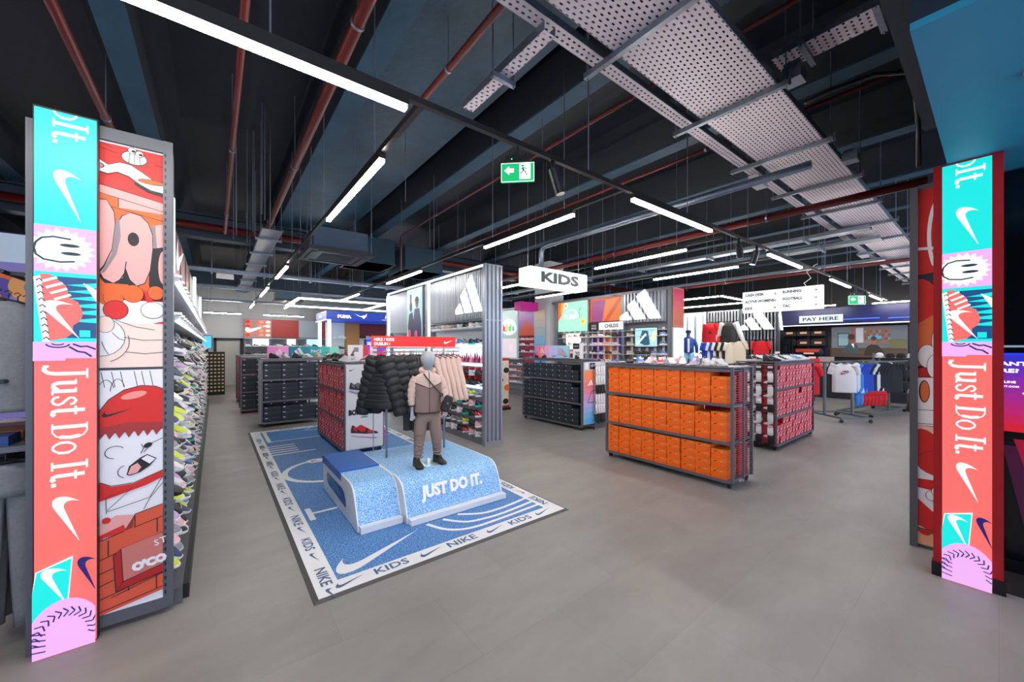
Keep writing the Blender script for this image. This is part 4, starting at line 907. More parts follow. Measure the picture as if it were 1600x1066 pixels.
# ------------------------------------------------------------------ garments
def garment(w=.40, l=.58, d=.07, sl=.62, flare=.10, sr=.055, puffs=0, neck=.06, hem=1.0, n=20):
    """hanging top, hook at the origin: returns body and sleeve meshes"""
    b = MB(); rs = []; NZ = max(24, puffs * 8)
    for i in range(NZ + 1):
        q = i / NZ; z = -.05 - l * q
        if q < .14: hw = neck + (w / 2 - neck) * (q / .14) ** .75
        else: hw = w / 2 * (1 + (hem - 1) * (q - .14) / .86)
        dd = d * (.45 + .55 * min(1, q / .2))
        if puffs: k = abs(sin(pi * (q + .05 * sin(i)) * puffs)) ** .55; hw += .008 * k; dd *= .82 + .22 * k
        rs.append([(hw * (abs(c) ** .7) * (1 if c > 0 else -1), dd * s * (1 + .10 * sin(5 * a + q * 2)), z) for a, c, s in [(2 * pi * j / n, cos(2 * pi * j / n), sin(2 * pi * j / n)) for j in range(n)]])
    b.rings(rs[::-1])
    out = [b]
    for sx in (-1, 1):
        if not sl: continue
        s = MB(); K = max(14, puffs * 8); P = []; RR = []
        for i in range(K + 1):
            q = i / K; P.append((sx * (w / 2 - sr * .8 + flare * q + sr * .5 * sin(pi * q * .5)), -.01 + .02 * q, -.075 - (sl - .03) * q ** 1.05)); r = sr * (1.12 - .42 * q)
            if puffs: r *= .88 + .16 * abs(sin(pi * q * puffs)) ** .6
            else: r *= 1 + .05 * sin(q * 14)
            RR.append(r)
        s.tube(P, RR, 12); out.append(s)
    return out
def trouser_mesh(w=.24, l=.82, d=.035, shorts=False):
    b = MB(); rs = []
    for i in range(6): q = i / 5; rs.append([(w / 2 * (1 + .08 * q) * c, d * s, -.05 - .16 * l / .82 * q) for c, s in [(cos(2 * pi * j / 16), sin(2 * pi * j / 16)) for j in range(16)]])
    b.rings(rs[::-1])
    for sx in (-1, 1):
        P = [(sx * w * (.25 + .02 * i / 9), .006 * sin(i), -.05 - .12 * l / .82 - (l - .12) * i / 9) for i in range(10)]; b.tube(P, [w * .26 * (1 - .35 * i / 9) for i in range(10)], 10, flat=.5)
    return b
hang = MB(); hang.tube([(0, 0, .0), (0, 0, -.03)], .003, 6); hang.tube([(0, 0, .0), (.012, 0, .012), (.0, 0, .024), (-.014, 0, .014)], .0028, 6); hang.tube([(-.15, 0, -.075), (0, 0, -.03), (.15, 0, -.075)], .006, 6)
D_HANG = hang.use(C('#1d1e21', .4)).data('clothes hanger')
if not D_HANG.materials: D_HANG.materials.append(C('#1d1e21', .4))
GD = {}
def gdata(key, **k):
    if key not in GD:
        GD[key] = [p.use(W0).data(key + (' body', ' sleeve', ' sleeve')[i], True) for i, p in enumerate(garment(**k))]
        for d_ in GD[key]:
            if not d_.materials: d_.materials.append(W0)
    return GD[key]
def hang_top(key, loc, rz, m, label, cat, group=None, name='jacket', hanger=True, slm=None, scale=1, **k):
    D = gdata(key, **k); t = thing(name, label, cat, loc, rz, group); t.scale = (scale,) * 3
    for i, d_ in enumerate(D): recolour(inst('body' if i == 0 else 'sleeve', d_, t), [m if i == 0 else (slm or m)])
    if hanger: recolour(inst('hanger', D_HANG, t), [C('#1d1e21', .4)])
    return t
D_TR = trouser_mesh().use(W0).data('trousers', True); D_TR.materials.append(W0) if not D_TR.materials else None
D_SHORTS = trouser_mesh(.26, .36, .04).use(W0).data('shorts', True); D_SHORTS.materials.append(W0) if not D_SHORTS.materials else None
def hang_bottom(data, loc, rz, m, label, cat, group=None, name='trousers', scale=1):
    t = thing(name, label, cat, loc, rz, group); t.scale = (scale,) * 3; recolour(inst('fabric', data, t), [m]); recolour(inst('hanger', D_HANG, t, (0, 0, 0)), [C('#1d1e21', .4)]); return t

# display rail with red headboard on the plinth
RAILM = mat('satin grey tube', '#a9a6b0', .35, .6)
t = thing('display_rail', 'slim grey garment rail standing on the blue plinth', 'clothes rail', (0, 4.18, ZP))
for x in (1.5, 2.21): MB().use(RAILM).tube([(x, 0, 0), (x, 0, 1.36)], .012, 10).build('upright', None, t, smooth=True)
MB().use(RAILM).cyl((1.35, 0, 1.177), (2.42, 0, 1.177), .009, 10).build('cross_rail', None, t); MB().use(RAILM).cyl((1.35, 0, 1.22), (2.42, 0, 1.22), .007, 8).build('sign_rail', None, t)
t = thing('header_sign', 'red header board reading NIKE / KIDS DUBLIN above the garment rail', 'sign', (0, 4.165, 1.605)); RED = mat('bright red acrylic', '#f3261d', .35, 0, .08)
bx(1.33, 2.36, 0, .012, 0, .122).build('board', RED, t)
m = MB(); A = Art(m, (1.33, 0, 0), (1, 0, 0), (0, 0, 1), .0012); wk = scr('#ffffff', .8); A.text('NIKE / KIDS', .03, .066, .034, wk, 0, .95, .02); A.text('DUBLIN /', .03, .018, .034, wk, 0, .95, .02); A.swoosh(.93, .06, .12, wk, 0.04); m.build('lettering', None, t)
t = thing('price_board', 'white framed sign behind the red header board', 'sign', (0, 4.5, 1.41)); bx(1.42, 1.5, -.004, .004, 0, .22).build('board', C('#e4e2e6'), t); bx(1.455, 1.465, -.004, .004, -1.04, 0).build('stand_pole', RAILM, t); 
PUFF = mat('black padded nylon', '#202427', .6, bump=.3, bscale=45); LIN = C('#8c2b2b')
for i, (x, rz, l) in enumerate(((1.44, -52, 'black quilted puffer jacket nearest the red box rack poster'), (1.575, -55, 'black quilted puffer jacket in the middle of the three'), (1.70, -58, 'black quilted puffer jacket beside the brown trousers'))):
    hang_top('puffer', (x, 4.18, 1.548), R(rz), PUFF, l, 'jacket', 'puffer jackets on the rail', w=.25, l=.56, d=.10, sl=.64, flare=.15, sr=.105, puffs=8, hem=1.6, neck=.04)
    # open collar
for i in range(6):
    hang_bottom(D_TR, (1.78 + .035 * i, 4.18, 1.548), R(-64), C(('#5d504b', '#473f3c')[i % 2], .85), 'dark brown fleece trousers hanging between puffer jackets and beige hoodies', 'trousers', 'brown trousers on the rail', scale=1.05)
for i in range(5):
    hang_top('hoodie', (2.04 + .075 * i, 4.18, 1.548), R(-66 - i * 2), BEI, ('beige fleece top on the rail, %s from the mannequin head' % ORD[i + 1]), 'hoodie', 'beige tops on the rail', 'hoodie', w=.19, l=.47, d=.045, sl=.54, flare=.13, sr=.042, hem=1.5, neck=.04)
# grey hoodies and joggers on the far side of the gondola
GRF = mat('grey marl fleece', '#7f8388', .9, noise=.16, nscale=70, bump=.3, bscale=25)
t = thing('hang_rail', 'black rail carrying grey hoodies and joggers on the gondola back', 'clothes rail', (-.82, 3.18, 0))
for z in (1.42, 2.0): MB().use(BLACKM).cyl((-.06, .02, z), (-.06, 2.0, z), .012, 8).build('rail_bar', None, t); MB().use(BLACKM).box(-.06, .33, .1, .12, z - .01, z + .01).build('bracket', None, t)
bx(-.30, .05, .0, 2.0, 1.05, 1.08).build('shelf', GREY, t)
for i in range(4): hang_top('greyhood', (-.92, 3.32 + .13 * i, 1.90), R(4), GRF, 'grey marl hoodie on the upper rail, %s from the LED banner' % ORD[i + 1], 'hoodie', 'grey hoodies behind the LED banner', 'hoodie', w=.36, l=.60, d=.06, sl=.68, flare=.10, sr=.06)
for i in range(6): hang_bottom(D_TR, (-.88, 3.26 + .10 * i, 1.03), R(14), GRF, 'grey marl joggers on the lower rail, %s from the LED banner' % ORD[i + 1], 'trousers', 'grey joggers behind the LED banner', 'joggers', 1.08)
for i in range(4): tag(bx(-1.08, -.86, 3.22 + .2 * i, 3.38 + .2 * i, 1.08, 1.13).build('folded_shirt', C(('#23407a', '#c77a2c', '#7a3a62', '#d9d9dd')[i])), 'folded %s shirt on the grey shelf under the hoodies' % ('blue', 'orange', 'plum', 'white')[i], 'shirt', 'folded shirts on the grey shelf')
t = thing('graphic_wall', 'orange and purple graphic wall with pale lit top beyond the grey hoodies', 'display wall', (-5, 9.0, 0)); bx(0, 3.9, 0, .1, 0, 3.3).build('board', C('#4b3a8a'), t)
bx(0, 3.9, -.02, 0, 2.86, 3.28).build('lit_band', C('#b9cbe0', .5, .25), t)
m = MB(); A = Art(m, (0, -.004, 0), (1, 0, 0), (0, 0, 1), .002, clip=(0, 3.9, 0, 2.86)); A.rect(0, 3.9, 0, 2.86, C('#8f86cf', .5, .15))
for i in range(14):
    x, y = .3 + .52 * (i % 7), 2.5 - .62 * (i // 7); A.ell(x, y, .3, .26, C(('#e98a3c', '#5b4fb0', '#f0a765')[i % 3], .5, .15)); A.arc(x + .1, y, .22, .16, 0, 5, .06, C(('#f6e9e0', '#e9702c', '#2aa58c')[i % 3], .5, .15))
A.rect(2.85, 2.9, 0, 2.86, C('#30343a')); m.build('print', None, t)
# ------------------------------------------------------------------ shoe boxes
def box_kit(key, body, lid, dec, w=.19, d=.30, h=.1):
    """unit box: width 1, depth 1, height 1; front face at y=0"""
    b = MB().use(body); b.box(0, 1, .004, 1, 0, .66); b.use(body)
    A = Art(b, (0, .002, 0), (w * 1.0 / w, 0, 0), (0, 0, 1), .002); l = MB().use(lid); l.box(-.008, 1.008, -.006, 1.006, .62, 1)
    B = Art(l, (0, -.010, 0), (1, 0, 0), (0, 0, 1), .003); dec(A, B); return b.data(key + ' body'), l.data(key + ' lid')
OR1, OR2 = mat('orange card', '#ff6a0a', .55), mat('orange lid card', '#ff7a18', .5); RD1, RD2 = mat('red card', '#e0121e', .5), mat('bright red lid card', '#ef2a33', .45)
BK1, BK2 = mat('black card', '#222c35', .5), mat('black lid card', '#2b3742', .45); WL = C('#f0eef0'); PKM = C('#e79aa4')
def sw(A, x, y, sx, sy, m, rot=0): A.poly([(x + a * sx, y + b * sy) for a, b in SWOOSH], m)
def dec_or(A, B): sw(B, .34, .80, .27, .7, C('#201a18')); B.rect(.62, .78, .74, .86, C('#f6a06a')); A.rect(.6, .92, .12, .5, C('#ec6a2a')); A.rect(.66, .88, .36, .4, C('#f59a66'))
def dec_rd(A, B): sw(A, .56, .36, .8, 2.2, WL, 0); A.rect(.06, .24, .08, .54, PKM); sw(B, .5, .80, .6, .7, C('#f6d6d9')); B.rect(.74, .92, .66, .94, PKM)
def dec_bk(A, B): B.rect(.06, .2, .70, .90, C('#c6ccd4')); A.rect(.06, .42, .44, .52, C('#4a525c'))
KIT = {'orange': box_kit('orange', OR1, OR2, dec_or), 'red': box_kit('red', RD1, RD2, dec_rd), 'black': box_kit('black', BK1, BK2, dec_bk)}
def put_box(kind, parent_m, x, y, z, w, d, h, label, group, flip=False, jr=0):
    """parent_m: world matrix of the rack frame"""
    t = thing(kind + '_shoe_box', label, 'shoe box', (0, 0, 0), 0, group)
    M = parent_m @ Matrix.Translation((x, y, z)) @ Matrix.Rotation((pi if flip else 0) + jr, 4, 'Z') @ Matrix.Diagonal((w, d, h, 1))
    t.matrix_world = M
    inst('box_body', KIT[kind][0], t); inst('lid', KIT[kind][1], t); return t
LV = (.09, .52, .95, 1.345)
SHN = ('bottom', 'middle', 'upper')
RKM = mat('grey rack metal', '#6e6c74', .4, .35)
def rack(label, x, y, rz, L, D, ends=('open', 'open'), name='shoe_rack', top=True):
    t = thing(name, label, 'shelving rack', (x, y, 0), rz)
    for px in (0, L - .03):
        for py in (0, D - .03): bx(px, px + .03, py, py + .03, .075, 1.36).build('post', RKM, t)
    for i, z in enumerate(LV):
        b = MB().use(RKM); b.box(.03, L - .03, .0, D, z - .022, z); b.box(.03, L - .03, -.006, .004, z - .026, z + .008); b.build('shelf', None, t)
    b = MB().use(RKM); b.box(.0, L, .0, D, 1.36, 1.378); b.build('top_board', None, t)
    for px in (.06, L - .06):
        for py in (.05, D - .05):
            b = MB().use(C('#1a1b1e', .5)); b.cyl((px - .012, py, .034), (px + .012, py, .034), .034, 14); b.box(px - .018, px + .018, py - .012, py + .012, .03, .075); b.build('caster', None, t)
    for e, px in ((ends[0], 0), (ends[1], L)):
        if e == 'cage':
            b = MB().use(RKM); s = -1 if px == 0 else 1
            b.box(px - .008, px + .008, D / 2 - .015, D / 2 + .015, .08, 1.36)
            for i in range(46): b.box(px - .003 + s * .006, px + .003 + s * .006, .02, D - .02, .12 + i * .027, .125 + i * .027)
            b.build('cage_grid', None, t)
        elif e == 'panel': bx(px - .006, px + .006, .02, D - .02, .09, 1.35).build('end_panel', C('#dfdfe6', .4), t)
        elif e == 'dark': bx(px - .006, px + .006, .02, D - .02, .09, 1.35).build('end_panel', C('#3a3a42', .4), t)
    return t, Matrix.Translation((x, y, 0)) @ Matrix.Rotation(rz, 4, 'Z')
rb = random.Random(11)
def fill(kind, M, L, D, rows, bw, bh, lab, group, x0=.04, back=False, nmax=4, gap=.007, side=1, short=None, dep=.29):
    """rows: columns per shelf; lab(col, up, shelf)"""
    for s in range(3):
        n = rows[s]; 
        for c in range(n):
            x = x0 + c * bw + rb.uniform(-.003, .003); k = nmax; h = bh
            if short and (s, c) in short: k, h = short[(s, c)]
            k_ = 0
            for u in range(k):
                hh = h * rb.uniform(.97, 1.0)
                xx = x + rb.uniform(-.004, .004)
                if not back: put_box(kind, M, xx, .012 + rb.uniform(0, .012), LV[s] + u * h + .002, bw - gap - .004, dep, h - .0015, lab(c + 1, u + 1, s, n), group, jr=rb.uniform(-.012, .012))
                else: put_box(kind, M, xx + bw, D - .015, LV[s] + u * h + .002, bw - gap, dep - .03, h - .0015, lab(c + 1, u + 1, s, n), group, flip=True)
# orange rack: local x runs towards the camera-side cage, so columns are counted from the cage end
t, M = rack('grey wheeled rack packed with orange shoe boxes, wire cage at its near end', 4.55, 3.58, -pi / 2, 1.76, .56, ('open', 'cage'))
bwO = .183
fill('orange', M, 1.76, .56, (9, 9, 9), bwO, .094, lambda c, u, s, n: 'orange shoe box, %s up, %s stack from the caged end, %s shelf' % (ORD[u], ORD[10 - c], SHN[s]), 'orange shoe boxes on the front of the caged rack', x0=.045,
     short={(2, 8): (3, .105), (1, 8): (3, .112), (0, 8): (3, .112), (2, 7): (4, .098), (1, 7): (3, .105)}, dep=.25)
for s in range(3):
    for c in range(2):
        for u in range(3): put_box('orange' if s == 9 else 'red', M, 1.70 - c * .2, .55, LV[s] + u * .12 + .002, .19, .25, .118, 'pinkish red shoe box behind the cage, %s up, %s from end, %s shelf' % (ORD[u + 1], ('nearest', 'second')[c], SHN[s]), 'red shoe boxes behind the cage', flip=True)
# red rack with socks
t, M = rack('grey rack of red shoe boxes with socks hung on its caged end', 6.80, 2.10, 0, 1.92, .58, ('cage', 'open'))
fill('red', M, 1.92, .58, (12, 12, 12), .152, .098, lambda c, u, s, n: 'red shoe box, %s up, %s stack from the sock end, %s shelf' % (ORD[u], ORD[c], SHN[s]), 'red shoe boxes on the rack with socks', x0=.05, short={(1, 7): (3, .098), (0, 0): (3, .098), (0, 1): (3, .1), (2, 0): (3, .1)})
# red rack on the rug
t, M = rack('grey rack of red shoe boxes on the blue rug, shoe poster on its end', 1.48, 7.66, -pi / 2, 1.8, .58, ('open', 'panel'))
fill('red', M, 1.8, .58, (11, 11, 11), .157, .098, lambda c, u, s, n: 'red shoe box over the rug, %s up, %s stack from poster end, %s shelf' % (ORD[u], ORD[12 - c], SHN[s]), 'red shoe boxes of the rack on the rug', x0=.04, short={(0, 10): (3, .11), (2, 10): (3, .11), (1, 10): (3, .12)})
for s in (0, 1): put_box('red', M, 1.77, .60, LV[s] + .002, .2, .25, .28, 'tall red shoe box poking out past the poster, %s shelf' % SHN[s], 'red boxes behind the poster', flip=True)
t = thing('shoe_poster', 'white COURT BOROUGH poster with red and black trainer on the rack end', 'poster', (1.50, 5.848, .1)); bx(0, .54, -.012, .0, 0, 1.24).build('board', C('#dadce0', .4), t)
m = MB(); A = Art(m, (0, -.013, 0), (1, 0, 0), (0, 0, 1), .0008); ik = C('#16161a')
A.swoosh(.09, 1.17, .09, ik, .15); A.text('COURT', .25, 1.17, .028, ik, 0, .9, .04); A.text('BOROUGH', .22, 1.125, .028, ik, 0, .9, .04); A.text('COURT', .14, .605, .085, ik, 0, .74, .07); A.text('BOROUGH', .035, .50, .085, ik, 0, .80, .07); A.text('JUNIOR', .21, .445, .03, ik, 0, .9, .04)
def shoe_pic(A, ox, oy, k, c1, c2, c3):
    P = lambda L: [(ox + x * k, oy + y * k) for x, y in L]
    A.poly(P([(.02, .10), (.01, .20), (.05, .37), (.12, .36), (.2, .28), (.33, .36), (.38, .35), (.7, .14), (.93, .05), (.97, -.02), (.95, -.06)]), c1)
    A.poly(P([(.38, .35), (.55, .24), (.5, .12), (.36, .12), (.22, .26), (.33, .36)]), c2); A.poly(P([(.62, .18), (.78, .1), (.7, .02), (.58, .06)]), c2); A.poly(P([(.1, .34), (.2, .27), (.24, .14), (.1, .2)]), c2)
    A.poly(P([(.0, .11), (.02, .03), (.3, -.05), (.93, -.16), (.98, -.1), (.97, -.02), (.5, .02), (.2, .08)]), c3); A.line(P([(.02, .025), (.3, -.055), (.93, -.165)]), .006, c2)
shoe_pic(A, .06, .20, .42, C('#3a1f28'), C('#cf2020'), C('#dcd8ea')); shoe_pic(A, .04, .85, .36, C('#23232c'), C('#6b6878'), C('#b7b0d0'))
m.build('print', None, t)
# black racks
t, M = rack('grey rack of black shoe boxes behind the red rack on the rug', .72, 9.0, 0, 1.95, .55, ('panel', 'open'))
fill('black', M, 1.95, .55, (6, 6, 6), .31, .105, lambda c, u, s, n: 'black shoe box, %s up, %s column from the pale panel, %s shelf' % (ORD[u], ORD[c], SHN[s]), 'black shoe boxes by the shoe aisle', x0=.05, nmax=3, short={(1, c): (4, .09) for c in range(6)})
t, M = rack('grey rack of black shoe boxes beside the corrugated wall end, gradient poster on its end', 5.50, 6.66, -pi / 2, 1.78, .56, ('open', 'dark'))
fill('black', M, 1.78, .56, (9, 9, 9), .185, .093, lambda c, u, s, n: 'black shoe box, %s up, %s stack from the gradient poster, %s shelf' % (ORD[u], ORD[10 - c], SHN[s]), 'black shoe boxes of the rack with the gradient poster', x0=.02, short={(2, c): (3, .1) for c in range(9)} | {(2, 8): (2, .1), (1, 8): (3, .1), (0, 8): (3, .105)})
t = thing('end_poster', 'pink to blue gradient poster with trainer outline behind hanging socks', 'poster', (5.53, 4.872, .12)); bx(0, .50, -.012, 0, 0, 1.2).build('board', C('#c9ccd6'), t)
m = MB(); A = Art(m, (0, -.013, 0), (1, 0, 0), (0, 0, 1), .0008)
gr = ['#5fb2e6', '#78b4e8', '#9ab4ea', '#c0aee6', '#dc9ccc', '#ee88a8', '#f57a80', '#f88668', '#f58a5c']
for i, g_ in enumerate(gr): A.rect(.01, .49, i * .115, (i + 1) * .115 + .003, C(g_, .45))
A.stripes(.18, .80, .16, WL); A.line([(.1, .42), (.2, .62), (.33, .66), (.46, .5), (.5, .42), (.1, .42)], .012, C('#5a3d6a')); A.rect(.02, .12, 1.06, 1.18, WL); A.rect(.16, .33, 1.06, 1.18, ik); A.text('NEW', .19, 1.10, .05, WL, 0, .8); A.rect(.37, .48, 1.06, 1.18, WL); A.text('22', .39, 1.09, .06, ik, 0, .8)
m.build('print', None, t)
# smaller racks beyond
t, M = rack('far rack of red and black shoe boxes past the pale panelled rack', .48, 11.2, 0, 1.5, .6, ('open', 'open')); 
fill('black', M, 1.5, .6, (5, 5, 5), .28, .125, lambda c, u, s, n: 'black shoe box of the far rack, %s up, %s column, %s shelf' % (ORD[u], ORD[c], SHN[s]), 'black shoe boxes of the far rack', nmax=3)
t, M = rack('farthest rack of red shoe boxes near the back door', .5, 13.6, 0, 1.5, .6, ('open', 'open'))
fill('red', M, 1.5, .6, (2, 2, 2), .28, .125, lambda c, u, s, n: 'red shoe box of the farthest rack, %s up, %s column, %s shelf' % (ORD[u], ORD[c], SHN[s]), 'red shoe boxes of the farthest rack', nmax=3)
t = thing('sandal_rack', 'dark standing rack of black and cream sandals before the back door', 'shelving rack', (-.35, 16.2, 0)); bx(0, .62, .0, .5, 0, 1.45).build('frame', C('#1a1917'), t)
b = MB().use(C('#c9b58e'))
for r_ in range(11):
    for c in range(6): b.box(.03 + .1 * c, .09 + .1 * c, -.05, .0, .12 + .12 * r_, .17 + .12 * r_)
o = b.build('sandals', None, t); o['kind'] = 'stuff'
t = thing('tablet_screen', 'bright blue information screen above the sandal rack', 'screen', (-.35, 16.3, 1.5)); bx(0, .28, -.02, .02, .05, .5).build('bezel', BLACKM, t); bx(.02, .26, -.024, -.02, .07, .48).build('display', scr('#3a9be8', 1.2), t); bx(.1, .18, -.02, .02, -.06, .05).build('stand', BLACKM, t)

# ------------------------------------------------------------------ signs
t = thing('hanging_sign', 'white lit box sign reading KIDS hanging from the ceiling', 'sign', (3.52, 4.08, 2.50)); bx(0, 1.2, 0, .26, 0, .26).build('light_box', scr('#f6f9fb', 1.05), t)
m = MB(); A = Art(m, (0, -.004, 0), (1, 0, 0), (0, 0, 1), .001); A.text('KIDS', .20, .048, .162, C('#1d3836'), 0, 1.12, .05, fit=.80); m.build('lettering', None, t)
for x in (.06, 1.14): MB().use(GALVW).cyl((x, .13, .26), (x, .13, 2.05), .003, 5).build('suspension_wire', None, t)
t = thing('directory_sign', 'large white lit directory sign with department names and arrows', 'sign', (10.5, 3.98, 2.46)); bx(-.0, .12, -1.6, 0, 0, .52).build('light_box', scr('#fbfdff', .8), t)
m = MB(); A = Art(m, (-.004, 0, 0), (0, -1, 0), (0, 0, 1), .002); dk = C('#1c343e')
for i, (a, b_) in enumerate((('CASH DESK', 'RUNNING'), ('ACTIVE WOMENS', 'FOOTBALL'), ('KIDS', 'TAC'))):
    y = .40 - i * .165; A.text(a, .06, y, .07, dk, 0, .9, .05); A.text(b_, .86, y, .07, dk, 0, .9, .05)
    for x in (.70, 1.48): A.line([(x - .03, y + .02), (x + .03, y + .02)], .014, dk); A.line([(x, y + .05), (x + .03, y + .02), (x, y - .01)], .012, dk)
m.build('lettering', None, t)
for y in (-.1, -1.5): MB().use(GALVW).cyl((.06, y, .52), (.06, y, 1.9), .003, 5).build('suspension_wire', None, t)
MB().use(WP).tube([(.06, -1.3, .52), (.06, -1.25, .6), (.06, -1.38, .7), (.06, -1.3, .85), (.06, -1.45, .98), (.06, -1.5, 1.0)], .008, 6).build('curly_cable', None, t)
def exit_sign(x, y, z, s, label, rz=46):
    t = thing('exit_sign', label, 'exit sign', (x, y, z)); t.scale = (s,) * 3
    bx(-.012, .012, -.18, .18, -.04, .165).build('sign_panel', scr('#0aa564', .85), t)
    bx(-.02, .02, -.13, .13, .185, .24).build('housing', BLACKM, t); bx(-.008, .008, -.008, .008, .16, .36).build('bracket', BLACKM, t)
    m = MB(); A = Art(m, (-.0135, .18, 0), (0, -1, 0), (0, 0, 1), .0008); W_ = scr('#ffffff', 1)
    A.rect(.0, .36, -.04, -.034, W_); A.rect(0, .36, .159, .165, W_); A.rect(0, .006, -.04, .165, W_); A.rect(.354, .36, -.04, .165, W_)
    A.poly([(.035, .083), (.09, .13), (.09, .105), (.14, .105), (.14, .061), (.09, .061), (.09, .036)], W_); A.rect(.20, .32, -.015, .15, W_); gr_ = scr('#0a6b44', .6)
    A.ell(.235, .128, .012, .012, gr_); A.line([(.235, .112), (.245, .075)], .02, gr_); A.line([(.215, .09), (.235, .108), (.265, .10), (.28, .085)], .009, gr_); A.line([(.245, .078), (.225, .055), (.205, .045)], .011, gr_); A.line([(.245, .078), (.27, .055), (.275, .03), (.29, .03)], .011, gr_)
    t.rotation_euler = (0, 0, R(rz)); m.build('pictogram', None, t); MB().use(scr('#30ff60', 4)).box(-.024, -.02, .06, .068, .2, .208).build('indicator_light', None, t); return t
exit_sign(1.66, 2.06, 2.775, .64, 'green running man exit sign hanging under the near track'); exit_sign(11.9, 2.06, 2.65, 1, 'small green exit sign far along the track past the directory sign')
# ------------------------------------------------------------------ corrugated shoe wall
def corrug(b, axis, fixed, a0, a1, z0, z1, pitch=.055, amp=.02, out=-1):
    """trapezoid corrugated sheet; axis 'y' runs along Y on plane X=fixed, axis 'x' along X on plane Y=fixed"""
    n = int((a1 - a0) / pitch); P = []
    for i in range(n):
        a = a0 + (a1 - a0) * i / n; p = (a1 - a0) / n
        P += [(a, 0), (a + p * .4, 0), (a + p * .5, amp), (a + p * .9, amp)]
    P.append((a1, 0))
    for (u, d), (v, e) in zip(P, P[1:]):
        if axis == 'y': b.face((fixed + out * d, u, z0), (fixed + out * e, v, z0), (fixed + out * e, v, z1), (fixed + out * d, u, z1))
        else: b.face((u, fixed + out * d, z0), (v, fixed + out * e, z0), (v, fixed + out * e, z1), (u, fixed + out * d, z1))
CORR = mat('corrugated aluminium', '#a2a9b4', .33, .6); LITW = scr('#f4fbff', 1.8); LIT2 = scr('#d8f2ff', 3)
PAL = [('#e9e9ec', '#d9dadd', '#202226', '#ffffff', '#1a1a1c'), ('#f2f2f2', '#1d1f24', '#101113', '#2b2d31', '#f2f2f2'), ('#f0f0f2', '#30406b', '#18203a', '#e8e8ea', '#e8e8ea'), ('#f4f0f2', '#e6aebb', '#d98a9e', '#fff', '#ffffff'),
       ('#e8e8e8', '#8b8f97', '#55585e', '#d0d0d2', '#30343a'), ('#20d0c0', '#22262c', '#16181c', '#e8e8ea', '#20d0c0'), ('#ececec', '#b9a1cf', '#8a72a8', '#fff', '#ffffff'), ('#ffffff', '#4a7fc8', '#24488a', '#fff', '#ffffff'),
       ('#f3f3f3', '#c6d94a', '#2a2c30', '#222', '#222222'), ('#e8e4de', '#c9b59a', '#8a7660', '#efe8de', '#6a5644'), ('#1a1b1e', '#26282c', '#101113', '#3a3c40', '#8a8c90'), ('#f2f2f4', '#c8283a', '#1a1a1c', '#fff', '#ffffff'), ('#efefef', '#f0f0f0', '#c9c9cc', '#fff', '#d0456a')]
PNM = ['white trainer', 'white-soled black trainer', 'navy trainer', 'pink trainer', 'grey trainer', 'turquoise-soled black trainer', 'lilac trainer', 'blue trainer', 'lime trainer', 'tan trainer', 'all black trainer', 'red trainer', 'pink-marked white trainer']
PAL = [tuple(C(('#' + x[1:] * 2 if len(x) == 4 else x), .55) for x in p) for p in PAL]
rs_ = random.Random(5)
def trainer(loc, rot, k, label, group=None, s=1.0, parts=False):
    if parts:
        t = thing('trainer', label, 'shoe', loc, 0, group); t.rotation_euler = rot; t.scale = (s,) * 3
        for nm, d_, m_ in zip(('sole', 'upper', 'collar', 'laces', 'side_mark'), (D_SOLE, D_UP, D_COL, D_LACE, D_MARK), PAL[k]): put(nm, d_, m_, t)
        return t
    o = recolour(inst('trainer', D_SHOE, None, loc, rot, (s,) * 3), PAL[k]); return tag(o, label, 'shoe', group)
STUFF = MB(); SV = [(v.co.copy()) for v in D_SHOE.vertices]; SF = [(tuple(p.vertices), p.material_index) for p in D_SHOE.polygons]
def stuff_shoe(loc, rot, k, s=1.0):
    from mathutils import Euler
    M = Matrix.Translation(loc) @ Euler(rot).to_matrix().to_4x4() @ Matrix.Scale(s, 4); n = len(STUFF.v)
    STUFF.v += [tuple(M @ v) for v in SV]
    for f, mi in SF: STUFF.use(PAL[k][mi]); STUFF.f.append(tuple(n + i for i in f)); STUFF.m.append(STUFF.cur)
XW = 3.45
t = thing('shoe_wall_unit', 'tall double-sided shoe wall with corrugated silver header and three-bar logo', 'display wall', (0, 0, 0))
FRM = mat('graphite frame', '#7d828b', .4, .4)
b = MB().use(CORR); corrug(b, 'x', 5.145, XW + .02, 3.80, .06, 2.96, .07, .03); b.box(XW + .02, 3.80, 5.147, 5.18, .06, 2.96); b.box(XW - .005, XW + .02, 5.12, 5.20, .0, 2.97); b.box(XW, 3.81, 5.11, 5.18, 0, .06); b.box(XW, 3.81, 5.13, 5.18, 2.95, 2.97); b.box(XW + .01, 3.805, 5.122, 5.13, 2.04, 2.06); b.build('end_column', None, t)
b = MB().use(mat('pale grey back panel', '#dfe4ea', .5)); b.box(3.62, 3.66, 5.18, 9.5, .06, 2.95); b.build('back_panel', None, t)
b = MB().use(FRM); b.box(XW, 3.8, 5.18, 9.52, 0.0, .07); b.box(XW, XW + .03, 5.18, 9.52, .07, .11); b.build('plinth', None, t)
b = MB().use(FRM); b.box(XW, 3.8, 5.18, 9.52, 2.91, 2.97); b.build('top_beam', None, t)
bx(XW - .012, XW, 5.18, 9.52, 2.925, 2.955).build('top_light', LITW, t)
for y in (7.16, 9.44): bx(XW - .02, XW + .02, y, y + .035, .07, 2.93).build('light_column', LITW, t); bx(XW, XW + .15, y + .035, y + .2, .07, 2.91).build('column_casing', FRM, t)
